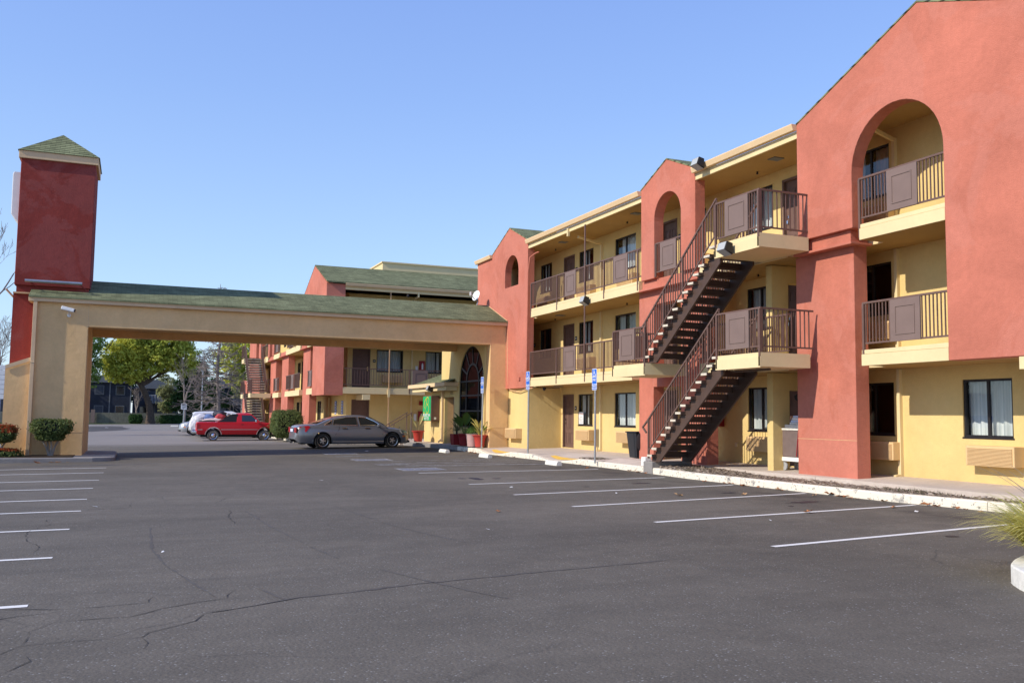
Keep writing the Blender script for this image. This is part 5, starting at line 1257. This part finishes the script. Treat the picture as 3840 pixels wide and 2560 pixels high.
x0,x1,y0,y1=14.62,15.12,17.25,18.30
m=MB(); m.box(x0,x1,y0,y1,.62,.72); m.build('base','white',c,bevel=.015)
m=MB(); m.box(x0,x1,y0,y1,1.36,1.42); m.box(x0,x1,y0+.1,y0+.75,1.42,1.50); m.build('top_tray','whited',c,bevel=.015)
m=MB(); [m.box(x0+.01,x1-.01,a,a+.06,.72,1.36) for a in (y0+.02,)]; m.build('frame','white',c)
m=MB(); m.box(x0+.02,x1-.02,y0+.1,y1-.16,.72,1.36); m.build('bag','cartc',c,bevel=.03)
m=MB(); m.prism([(y1-.16,.74),(y1-.10,.78),(y1+.0,.95),(y1+.02,1.34),(y1-.16,1.34)],[],x0+.04,x1-.04); m.v=[Vector((v.y,v.x,v.z)) for v in m.v]; m.build('rubbish_bag','trash',c,bevel=.02)
for yy in (y0+.12,y1-.22):
    for xx in (x0+.06,x1-.06):
        w=MB(); w.lathe([(.06,-.02),(.10,-.018),(.10,.018),(.06,.02)],(xx,yy,.50),18,'x'); o=w.build('wheel','grey',c,smooth=40); k=MB(); k.bar((xx,yy,.50),(xx,yy+.03,.62),.05,.02); k.build('fork','metal',o)
t=thing('towel_stack',(14.85,17.6,1.5),'stack of folded white and pale blue towels on the linen cart','towels')
for i in range(4): m=MB(); m.box(x0+.04+.01*i,x1-.05-.01*(i%2),y0+.14,y0+.62-.03*i,1.50+.055*i,1.552+.055*i); m.build('towel','bluew' if i%2 else 'white',t,bevel=.018)
h=thing('duster',(14.75,17.5,1.7),'dark feather duster sticking up from the linen cart','duster'); m=MB(); m.tube([(14.75,17.62,1.5),(14.72,17.62,1.95)],.012,6); m.build('handle','blk',h)
lump('duster_head',(0,0,0),(.06,.20,.10),'blkd',None,None).parent=h; [o for o in kids(h) if o.name.startswith('duster_head')][0].location=(-.03,.05,.45)
m=MB(); m.tube([(14.60,17.55,.75),(14.60,17.45,1.5)],.014,6); o=m.build('broom',loc=(14.6,17.5,.75),m='redx'); tag(o,'red broom handle leaning on the linen cart','broom')
# ------------------------------------------------------------------ plants
def leafquad(m,p,n,s,asp=.55,rnd=random):
    n=Vector(n).normalized(); t=n.orthogonal().normalized(); a=rnd.uniform(0,2*PI); u=(t*math.cos(a)+n.cross(t)*math.sin(a)); v=n.cross(u)
    u*=s; v*=s*asp; p=Vector(p); b=len(m.v)
    m.v+=[p-u,p-v*.9+u*.1,p+u,p+v*.9+u*.1]; m.f.append((b,b+1,b+2,b+3))
def rv(rnd): return Vector((rnd.gauss(0,1),rnd.gauss(0,1),rnd.gauss(0,1))).normalized()
def branches(m,p,d,L,r,depth,rnd,ends,spread=.6,up=.15,kids_=(2,3),shrink=.72,minr=.01,n=6,wob=.18):
    """tapered limb that forks; records the tips"""
    pts=[p]; rs=[r]; k=4; q=p; dd=d
    for i in range(k):
        dd=(dd+rv(rnd)*wob+Vector((0,0,up*.3))).normalized(); q=q+dd*L/k; pts.append(q); rs.append(r*(1-.38*(i+1)/k))
    m.tube(pts,rs,n if r>.05 else (5 if r>.02 else 3),cap=False)
    if depth==0: ends.append((q,dd)); return
    for i in range(rnd.randint(*kids_)):
        t=rnd.uniform(.45,1) if i else 1; j=min(k,max(1,int(t*k)))
        ax=rv(rnd); nd=(dd+ax*spread+Vector((0,0,up))).normalized()
        branches(m,pts[j],nd,L*shrink*rnd.uniform(.75,1.1),max(minr,rs[j]*.66),depth-1,rnd,ends,spread,up,kids_,shrink,minr,n,wob)
def tree(name,label,loc,H,trunkH,lean,crown,leaf,lsz,nleaf,bark='bark',seed=1,tr=.3,group=None,depth=4,cl=1.0,gaps=.0):
    """crown: list of (dx,dy,z,rx,ry,rz) lobes in which clumps of leaves grow"""
    rnd=random.Random(seed); root=thing(name,loc,label,'tree',group); L=Vector(loc)
    b=MB(); ends=[]; top=L+Vector((lean[0],lean[1],trunkH)); pts=[L+Vector((0,0,-.3))]; rs=[tr*1.35]
    for i in range(1,7):
        t=i/6; pts.append(L+Vector((lean[0]*t*t,lean[1]*t,trunkH*t))+rv(rnd)*tr*.18); rs.append(tr*(1-.42*t)*(1 if i>1 else 1.05))
    b.tube(pts,rs,10,cap=False)
    for (dx,dy,z,rx,ry,rz) in crown:
        c=L+Vector((dx,dy,z)); d=(c-pts[-1]); l=d.length
        branches(b,pts[-1],d.normalized(),l*.62,tr*.5,depth-1,rnd,ends,.55,.1,(2,3),.66,.025)
    b.build('trunk',bark,root,smooth=True)
    m=MB(); tot=sum(c[3]*c[4]*c[5] for c in crown)
    for (dx,dy,z,rx,ry,rz) in crown:
        nc=max(6,int(nleaf/26*(rx*ry*rz)/tot)); c=L+Vector((dx,dy,z))
        for _ in range(nc):
            d=rv(rnd); k=rnd.uniform(.25,1.)**.5*(1+.16*math.sin(d.x*5+seed)*math.cos(d.z*6+d.y*4)); o=c+Vector((d.x*rx,d.y*ry,d.z*rz))*k
            if gaps and math.sin(o.x*1.9+seed)*math.sin(o.z*2.3+o.y)>1-gaps: continue
            cr=rnd.uniform(.35,.8)*cl
            for _ in range(26):
                e=rv(rnd); p=o+Vector((e.x,e.y,e.z*.7))*cr*rnd.random()**.4; leafquad(m,p,e+Vector((0,0,.5))+rv(rnd)*.6,lsz*rnd.uniform(.6,1.3),.6,rnd)
    m.build('crown',leaf,root,ns=False); return root
def baretree(name,label,loc,H,tr,seed,bark='barkg',group=None,conical=False,depth=6,spread=.5,L0=.3):
    rnd=random.Random(seed); root=thing(name,loc,label,'tree',group); L=Vector(loc); b=MB(); ends=[]
    if conical:
        n=14; pts=[L+Vector((.12*math.sin(i*.8),0,H*i/n)) for i in range(n+1)]; rs=[tr*(1-i/n)**.8+.02 for i in range(n+1)]; b.tube(pts,rs,7,cap=False)
        for i in range(150):
            z=H*rnd.uniform(.12,.97); a=rnd.uniform(0,2*PI); l=(H-z)*.26*rnd.uniform(.6,1.1)+.4
            branches(b,L+Vector((0,0,z)),Vector((math.cos(a),math.sin(a),.12-.25*(1-z/H))).normalized(),l*.62,.055*(1-z/H)+.02,3,rnd,ends,.55,.02,(2,4),.62,.018,5,.25)
    else:
        pts=[L+Vector((0,0,-.2)),L+Vector((.1,0,H*.15)),L+Vector((0,.1,H*.3))]; b.tube(pts,[tr*1.2,tr,tr*.85],8,cap=False)
        for i in range(4): branches(b,pts[-1],(Vector((0,0,1))+rv(rnd)*.45).normalized(),H*L0,tr*.55,depth-1,rnd,ends,spread,.12,(2,3),.74,.012,6,.2)
    b.build('trunk',bark,root,ns=False); return root
# big leaning tree by the fence, seen through the canopy
tree('leafy_tree','large yellow-green tree with a dark leaning trunk, framed by the canopy opening',(2.3,127.6,.05),14,5.0,(-1.3,0),
 [(-3.6,0,8.2,2.7,2.6,2.6),(-1.6,.3,10.2,3.0,2.8,2.8),(1.4,0,10.4,3.0,2.8,2.6),(3.3,0,8.8,2.4,2.4,2.2),(-4.3,0,6.6,1.5,1.5,1.4),(-2.2,0,6.6,1.9,1.9,1.4),(.6,0,7.6,1.9,1.8,1.3),(3.9,0,7.4,1.8,1.6,1.2),(-1.0,0,12.6,4,3,2.2)],'lf_yg',.17,60000,'bark',3,.55,gaps=.10)
tree('leafy_tree','dark green tree beside the inner edge of the left canopy pier',(-5.3,124,.0),12,3.4,(0,0),[(0,0,7,1.6,2.2,3.2),(.3,0,10.5,1.9,2,2.4),(-2,0,8.5,2,2,2.5)],'lf_g',.17,10000,'bark',5,.28)
tree('leafy_tree','pale green tree rising behind the far motel wing stairs',(12.6,117,.05),13,4.6,(0,0),[(-1.6,0,8.6,2.2,2.2,2.3),(.9,0,9.2,2.2,2.2,2.4),(-.9,0,6.2,1.4,1.6,1.5),(.5,0,6.0,1.7,1.7,1.3),(1.,0,11.6,2.4,2,2)],'lf_yg',.16,15000,'barkg',8,.26,gaps=.2)
tree('evergreen_tree','dark evergreen tree in front of the blue apartments',(7.0,131.5,.05),8,1.2,(0,0),[(0,0,3.2,2.0,1.8,1.8),(.3,0,5.4,1.8,1.6,1.8),(1.0,0,7.2,1.5,1.4,1.3),(-1.4,0,2.6,1.2,1,1)],'lf_d',.17,12000,'bark',12,.2)
tree('small_tree','small olive green tree right of the leaning trunk',(4.6,132.5,.05),5,.9,(0,0),[(0,0,2.6,1.2,1.1,1.3),(-.3,0,4.3,1.1,1,1.1),(.8,0,3.6,.9,.9,1.0)],'lf_o',.15,5200,'barkg',13,.12,gaps=.3)
baretree('bare_tree','tall bare conical tree behind the white people carrier',(7.9,96,.05),14.5,.20,21,'barkg',None,True)
baretree('bare_tree','bare pinkish shrubby tree behind the trunk of the leaning tree',(.6,133.5,.0),6,.14,22,'barkg',None,False,5,.6,.26)
baretree('bare_tree','bare tree with a forked trunk left of the conical one',(5.6,112,.05),9,.14,23,'barkg',None,False,5,.5,.24)
baretree('bare_tree','tall bare twiggy tree behind the sign tower, on the left edge',(-10.6,66,-.08),16.5,.26,31,'barkg','bare trees beyond the left edge',False,7,.36,.23)
for i,(x,y,h,s,lb) in enumerate(((-11.2,85,11.2,32,'dense bare tree low behind the tower, nearest of the left edge clump'),(-12.9,96,11.6,33,'dense bare tree low behind the tower, middle of the left edge clump'),(-14,108,12,34,'dense bare tree low behind the tower, farthest of the left edge clump'))): baretree('bare_tree',lb,(x,y,-.08),h,.18,s,'barkg','bare trees beyond the left edge',False,7,.62,.22)
# hedges and clipped shrubs
def clipped(name,label,loc,boxes,leaf,n,sz,stems=(),cat='shrub',tip=None,seed=0,group=None):
    rnd=random.Random(seed); root=thing(name,loc,label,cat,group); L=Vector(loc); m=MB(); c=MB(); t2=MB()
    for (x0,x1,y0,y1,z0,z1) in boxes:
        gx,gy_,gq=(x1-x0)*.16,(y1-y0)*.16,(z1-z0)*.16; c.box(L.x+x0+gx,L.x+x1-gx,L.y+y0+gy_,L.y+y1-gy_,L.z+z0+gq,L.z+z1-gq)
        ar=[(x1-x0)*(y1-y0)]*2+[(x1-x0)*(z1-z0)]*2+[(y1-y0)*(z1-z0)]*2; tot=sum(ar)*len(boxes)
        for k,a in enumerate(ar):
            for _ in range(int(n*a/tot)):
                p=Vector((rnd.uniform(x0,x1),rnd.uniform(y0,y1),rnd.uniform(z0,z1))); nn=[0,0,0]; ax=(2,1,0)[k//2]; p[ax]=(z0,z1,y0,y1,x0,x1)[k] if False else ((z0,z1) if ax==2 else (y0,y1) if ax==1 else (x0,x1))[k%2]; nn[ax]=-1 if k%2==0 else 1
                cen=Vector(((x0+x1)/2,(y0+y1)/2,(z0+z1)/2)); half=Vector(((x1-x0)/2,(y1-y0)/2,(z1-z0)/2))
                q=p-cen; rr=sum(abs(q[i]/half[i])**2.8 for i in range(3))**(1/2.8); q*= min(1,1.04/rr)   # rounded corners
                q*=1+.05*math.sin(q.x*7+seed)*math.sin(q.z*8)+rnd.uniform(-.16,.07)+(.16 if rnd.random()<.04 else 0)
                mm=t2 if (tip and q.z>half.z*(.1 if name=='topiary_shrub' else .5) and rnd.random()<.8) else m
                leafquad(mm,L+cen+q,Vector(nn)+rv(rnd)*.8+Vector((0,0,.3)),sz*rnd.uniform(.6,1.35),.55,rnd)
    m.build('foliage',leaf,root,ns=False); c.build('dark_core','dark',root,bevel=.08)  # the core is a near-black box for the shaded inside of the foliage
    if tip: t2.build('new_growth',tip,root,ns=False)
    if stems:
        b=MB()
        for s in stems: b.tube([L+Vector(p) for p in s],[.045]+[.032]*(len(s)-1),6)
        b.build('stems','barkp',root)
    return root
clipped('clipped_hedge','big clipped green hedge between the red pickup and the grey saloon',(7.8,50.2,.25),((-.72,.75,-.8,2.2,0.1,1.52),),'lf_h',9000,.05,cat='hedge',seed=2)
clipped('low_hedge','lower shaggy bush touching the front of the red pickup',(8.1,54.8,.25),((-.55,.8,-1.6,1.5,.0,.95),),'lf_h',4200,.05,cat='hedge',seed=3)
clipped('topiary_shrub','flat-topped clipped green shrub on bare pale stems in front of the left pier',(-2.42,33.75,.13),((-.60,.62,-.4,.4,.68,1.20),(-.42,.40,-.3,.3,.52,.72)),'lf_h',5200,.045,(((0,0,-.05),(-.1,0,.25),(-.36,.02,.72)),((.02,0,-.05),(.04,0,.35),(-.02,.05,.72)),((.05,0,-.05),(.14,0,.3),(.34,0,.74)),((-.02,.03,-.05),(-.08,.05,.4),(-.14,.1,.7))),seed=4)
clipped('topiary_shrub','clipped shrub with red-tipped leaves, cut off by the left edge',(-3.95,33.75,.13),((-.55,.52,-.4,.4,.45,1.0),),'lf_h',4200,.045,(((0,0,-.05),(-.1,0,.25),(-.3,.02,.5)),((.05,0,-.05),(.14,0,.3),(.25,0,.5))),tip='lf_r',seed=5)
clipped('ground_ivy','low dark leafy ground plant with red leaves at the foot of the red-tipped shrub',(-3.75,33.55,.12),((-.9,.55,-.45,.3,-.06,.26),),'lf_h',2600,.045,tip='lf_r',cat='plant',seed=6)
clipped('clipped_hedge','dark clipped hedge against the far fence, right of the trunk',(5.3,129.3,.05),((-2.3,3.6,-.4,.5,0,1.15),),'lf_d',5000,.10,cat='hedge',seed=7)
clipped('clipped_hedge','small dark clipped hedge against the far fence, left of the trunk',(.6,129.3,.05),((-.85,.75,-.4,.5,0,1.2),),'lf_d',2200,.10,cat='hedge',seed=8)
# ornamental grass at the right edge
og=thing('ornamental_grass',(8.5,6.38,.24),'tuft of long yellow-green grass blades at the right edge','grass tuft'); rnd=random.Random(5); m=MB()
for i in range(1500):
    a=rnd.uniform(0,2*PI); l=rnd.uniform(.5,1.12); e=rnd.uniform(.35,1.25); r0=rnd.uniform(0,.16); d=Vector((math.cos(a),math.sin(a),0)); p=Vector((8.5,6.38,.22))+d*r0; w=rnd.uniform(.005,.012); s=d.cross(Vector((0,0,1)))*w; v=Vector((0,0,1))*math.cos(e*.5)+d*math.sin(e*.5); b=len(m.v); n=7
    for k in range(n+1):
        t=k/n; ww=s*(1-t**2.2)+s*.05; m.v+=[p-ww,p+ww]; v=(v+Vector((0,0,-.26-.13*e))*t+d*.10).normalized(); p=p+v*l/n
    m.f+=[(b+2*k,b+2*k+1,b+2*k+3,b+2*k+2) for k in range(n)]
m.build('blades','lf_gr',og,ns=False)
m=MB()
for i in range(12):
    a=rnd.uniform(1.2,4.2); d=Vector((math.cos(a),math.sin(a),0)); p=Vector((8.5,6.38,.3)); P=[p]
    for k in range(6): p=p+(Vector((0,0,.2-.022*k))+d*(.03+.035*k))*rnd.uniform(.8,1.1); P.append(p)
    m.tube(P,[.0025]*6+[.0015],3)
m.build('seed_stalks','barkp',og)
# potted plants
M['lf_p']=leafmat('house_plant_leaves',(.03,.09,.02),(.07,.16,.03),(.16,.24,.05)); M['lf_pd']=leafmat('palm_leaves',(.05,.08,.04),(.12,.15,.07),(.25,.24,.1)); M['lf_dry']=leafmat('dry_plant_leaves',(.30,.22,.08),(.42,.36,.14),(.55,.45,.22))
def pot(root,P,r,h,mt,sq=False,flare=.72):
    x,y,z=P
    if sq:
        m=MB(); k=r*flare; m.add([(x+a*q,y+b*q,zz) for zz,q in ((z,k),(z+h,r),(z+h,r-.03),(z+h-.05,r-.05)) for a,b in ((-1,-1),(1,-1),(1,1),(-1,1))],[(3,2,1,0)]+[(4*i+j,4*i+(j+1)%4,4*i+4+(j+1)%4,4*i+4+j) for i in range(3) for j in range(4)]+[(12,13,14,15)]); m.build('pot',mt,root,bevel=.01)
    else:
        m=MB(); m.lathe([(r*flare*.98,0),(r*(flare+.06),h*.35),(r*(flare+.17),h*.75),(r*.97,h*.93),(r*1.02,h*.95),(r*1.02,h),(r*.93,h),(r*.90,h-.05)],P,28); m.build('pot',mt,root,smooth=35)
def blade_plant(root,P,n,L,w,mt,seed,droop=.25,arch=1.,wide=False,nm='leaves'):
    rnd=random.Random(seed); m=MB()
    for i in range(n):
        a=2.4*i+rnd.uniform(-.3,.3); d=Vector((math.cos(a),math.sin(a),0)); l=L*rnd.uniform(.65,1.1); e=rnd.uniform(.1,.8)*arch; v=(Vector((0,0,1))*math.cos(e)+d*math.sin(e)); p=Vector(P)+d*.02; b=len(m.v); N=8; s=d.cross(Vector((0,0,1)))
        for k in range(N+1):
            t=k/N; ww=w*((max(0,math.sin(PI*max(0,(t-.42))/.58))**.7+.09) if wide and t>.42 else (.09 if wide else math.sin(PI*min(1,t*.9+.08)))); m.v+=[p-s*ww,p+d*.012,p+s*ww]; v=(v+Vector((0,0,-droop*t))+d*.05).normalized(); p=p+v*l/N
        for k in range(N): m.f+=[(b+3*k,b+3*k+1,b+3*k+4,b+3*k+3),(b+3*k+1,b+3*k+2,b+3*k+5,b+3*k+4)]
    m.build(nm,mt,root,ns=False)
G='potted plants along the lobby wall'
def pp(label,P,r,h,mt,**k): 
    o=thing('potted_plant',P,label,'potted plant',G); pot(o,P,r,h,mt,**k); return o
p=pp('bright red round pot with half-dry broad leaves by the lobby handrail',(12.5,41.6,.365),.30,.52,'redp',flare=.62)
blade_plant(p,(12.5,41.6,.8),6,.95,.06,'lf_dry',1,.12,.5,True); 
p=pp('dark red square pot with spiky grass-like palm beside the lobby door',(12.92,37.25,.37),.24,.46,'redk',sq=True,flare=.85); blade_plant(p,(12.92,37.25,.95),46,.72,.014,'lf_pd',2,.34,1.7); q=MB(); q.tube([(12.92,37.25,.7),(12.91,37.25,1.0)],[.05,.04],8); q.build('stem','bark',p)
p=pp('dark red round pot with large glossy banana-like leaves',(12.92,36.3,.37),.29,.50,'redk',flare=.66); blade_plant(p,(12.92,36.3,.8),9,1.15,.125,'lf_p',3,.22,.75,True)
p=pp('pale pink clay pot with low bushy green plant',(12.9,35.25,.37),.28,.50,'pink',flare=.74); rnd=random.Random(3); m=MB()
for i in range(900): e=rv(rnd); leafquad(m,Vector((12.9,35.25,.98))+Vector((e.x*.33,e.y*.33,abs(e.z)*.30-.08))*rnd.uniform(.6,1),e+rv(rnd)*.6,.035,.5,rnd)
m.build('leaves','lf_p',p,ns=False)
p=pp('bright red flared pot with pale tipped strap leaves, behind the farthest blue sign post',(13.02,34.72,.37),.31,.48,'redp',flare=.60); blade_plant(p,(13.02,34.72,.8),9,.85,.05,'lf_gr',7,.2,.95,True); blade_plant(p,(13.05,34.7,.8),5,.8,.05,'lf_p',8,.2,.8,True)
# ------------------------------------------------------------------ background: fence, apartments, lamp, litter
fc=thing('board_fence',(0,131,0),'weathered vertical board fence across the far side of the lot','fence'); m=MB(); rnd=random.Random(9); x=-26
while x<26:
    w=.19; m.box(x,x+w-.012,131,131.03,.0,1.42+rnd.uniform(-.015,.015)); x+=w
m.build('boards','wood',fc); m=MB(); m.box(-26,26,131.03,131.08,.3,.38); m.box(-26,26,131.03,131.08,1.1,1.18); m.build('rails','wood',fc)
for i,x in enumerate((-4.6,14.6)): tag(MB().box(x-.24,x+.24,130.5,130.9,0,1.8).build('brick_post','brickc',loc=(x,130.7,0)),('brick post in the far fence beside the canopy pier','brick post in the far fence behind the parked cars')[i],'post')
def apartment(loc,w,d,h,label,seed,mt='navy',roof=1.6):
    rnd=random.Random(seed); o=thing('apartment_building',loc,label,'apartment building'); x,y,z=loc
    m=MB(); m.box(x,x+w,y,y+d,z,h); m.build('wall',mt,o)
    m=MB(); m.prism([(x-.4,h),(x+w+.4,h),(x+w/2,h+roof)],[],y-.4,y+d+.4); m.build('roof','trimg',o)
    n=max(2,int(w/3.2))
    for i in range(n):
        for zz in (1.1,3.9,6.7):
            if zz+1.6>h: continue
            cx=x+(i+.5)*w/n; m=MB(); m.box(cx-.6,cx+.6,y-.05,y,zz,zz+1.3); ww=m.build('window','trimg',o); k=MB(); k.box(cx-.52,cx+.52,y-.06,y-.05,zz+.08,zz+1.22); k.build('pane','carglass' if rnd.random()<.6 else 'navyl',ww)
        m=MB(); m.box(x+(i+1)*w/n-.08,x+(i+1)*w/n+.08,y-.04,y,z,h); m.build('corner_trim','trimg',o)
    if w>6:
        cx=x+w*.5
        for zz in (3.0,5.8):
            if zz+2>h: continue
            m=MB(); m.box(cx-1.4,cx+1.4,y-1.4,y-.06,zz-.2,zz); b=m.build('balcony','trimg',o); k=MB(); [k.box(cx-1.4+.2*j,cx-1.36+.2*j,y-1.4,y-1.36,zz,zz+1) for j in range(15)]; k.box(cx-1.4,cx+1.4,y-1.41,y-1.35,zz+1,zz+1.05); k.build('rail','white' if seed==1 else 'trimg',b)
apartment((-15,142,0),8.6,10,6.0,'dark blue apartment block behind the fence, leftmost through the canopy opening',4)
apartment((-5.6,140,0),5.4,10,5.6,'dark slate apartment block with white balcony rail behind the leaning tree',2)
apartment((.1,146,0),6.2,10,5.0,'grey blue apartment block mostly hidden by the leaning trunk',1,'navyl',1.4)
apartment((7.6,148,0),14,10,5.4,'dark low apartment block behind the white people carrier',5,'navy',1.9)
apartment((23,150,0),16,10,6.0,'dark apartment block behind the end of the far motel wing',6,'navy',1.8)
apartment((-40,150,0),22,10,7.0,'long dark apartment block beyond the tower on the far left',7,'navy',1.8)
for i,(x,y,h,s) in enumerate(((-9.5,139,8,41),(-20,138,9,42),(10.5,139,7,43),(16,137,9,44),(20,139,8,45),(26,138,9,46),(-1.5,158,9,47),(5,160,9,48),(-30,136,9,49),(33,136,9,50))):
    tree('leafy_tree',('dark green tree at the fence behind the left canopy pier','green tree at the fence far left, hidden side of the pier','dark green tree above the apartments behind the white pickup','dark green tree at the fence right of the conical bare tree','dark green tree at the fence behind the far wing stairs','dark green tree at the fence hidden by the far wing','distant tree crown above the dark slate apartments','distant tree crown above the grey blue apartments','dark green tree at the fence, far left outside the pier','dark green tree at the fence, far right behind the wing')[i],(x,y,0),h,2.5,(0,0),[(0,0,h*.6,2.0,1.8,2.4),(1.2,0,h*.5,1.7,1.4,1.6),(-1.3,0,h*.55,1.6,1.4,1.7)],'lf_d' if i%2==0 else 'lf_o',.22,3600,'bark',s,.2,'trees along the far fence')
lp=thing('street_lamp',(7.35,110,0),'tall grey street lamp between the two trees beyond the lot','street lamp')
m=MB(); m.tube([(7.35,110,0),(7.35,110,7.3),(7.2,110,7.8),(6.9,110,7.95)],[.09,.07,.05,.05],8); m.build('pole','metal',lp); m=MB(); m.box(6.6,7.1,109.8,110.2,7.88,8.06); m.build('lamp_head','metal',lp,bevel=.03)
for i,(x,y) in enumerate(((1.4,150),(3.4,142))): pass
# curled dry leaves and paper scraps
def mkleaf(s,mt,seed):
    rnd=random.Random(seed); m=MB(); n=10; c=Vector((0,0,.012)); m.v.append(c)
    for i in range(n*2):
        a=PI*i/n; r=s*(1 if i%2==0 else .52)*rnd.uniform(.8,1.15); m.v.append(Vector((r*math.cos(a),r*.75*math.sin(a),.012+s*.28*abs(math.sin(a*1.5+seed))*rnd.uniform(.5,1.2))))
    for i in range(2*n): m.f.append((0,1+i,1+(i+1)%(2*n)))
    return m.build('fallen_leaf',mt,loc=(0,0,0),ns=False)
PL=[mkleaf(.075,'leafb',1),mkleaf(.06,'leafb2',2),mkleaf(.09,'leafb',3)]
rnd=random.Random(77); sp=[(5.56,13.94),(9.82,15.21),(12.2,23.68),(10.16,11.94),(11.13,14.91),(12.86,16.7),(12.0,12.0),(12.75,10.9),(12.7,14.3),(12.55,13.6),(12.6,12.8),(12.85,12.1),(12.4,16.7),(12.55,15.7),(12.6,13.9)]
for i in range(34):
    y=rnd.choice((rnd.uniform(9.5,24),rnd.uniform(25,36),rnd.uniform(11,17))); sp.append((cx_(y)-abs(rnd.gauss(0,.14))-.06,y))
for i in range(10): sp.append((-2.2+rnd.gauss(0,.35),32.42-abs(rnd.gauss(0,.1))))
for i,(x,y) in enumerate(sp):
    o=PL[i] if i<3 else PL[i%3].copy()
    if i>=3: COL.objects.link(o)
    big=1.0 if i>14 else 1.25
    o.location=(x,y,gz(x)+.004); o.rotation_euler=(rnd.uniform(-.2,.2),rnd.uniform(-.2,.2),rnd.uniform(0,6)); o.scale=(big*rnd.uniform(.7,1.3),)*3
    tag(o,'curled dry brown leaf lying on the asphalt near the kerb','leaf','fallen leaves on the asphalt')
b=lump('leaf_heap',(12.82,16.85,.20),(.13,.20,.07),'leafb2','small heap of pale dry leaves against the white kerb','leaf heap')
def scrap(i,x,y,s):
    m=MB(); r=random.Random(i); m.add([(-s,-s*.5,.004),(s*.9,-s*.6,.01),(s,s*.5,.02),(-s*.8,s*.6,.006)],[(0,1,2,3)]); o=m.build('paper_scrap','white',loc=(0,0,0),ns=False); o.location=(x,y,gz(x)+.004); o.rotation_euler=(0,0,r.uniform(0,3)); tag(o,'small white scrap of paper lying on the asphalt','litter','paper scraps on the asphalt')
for i,(x,y,s) in enumerate(((4.2,21.8,.05),(7.6,18.3,.04),(-.5,17.2,.045),(.4,11.4,.018),(9.0,37.2,.10),(8.1,30.6,.04),(4.6,11.9,.03),(9.0,16.2,.03),(11.9,11.4,.05),(8.9,11.3,.025),(-2.2,100,.25))): scrap(i,x,y,s)
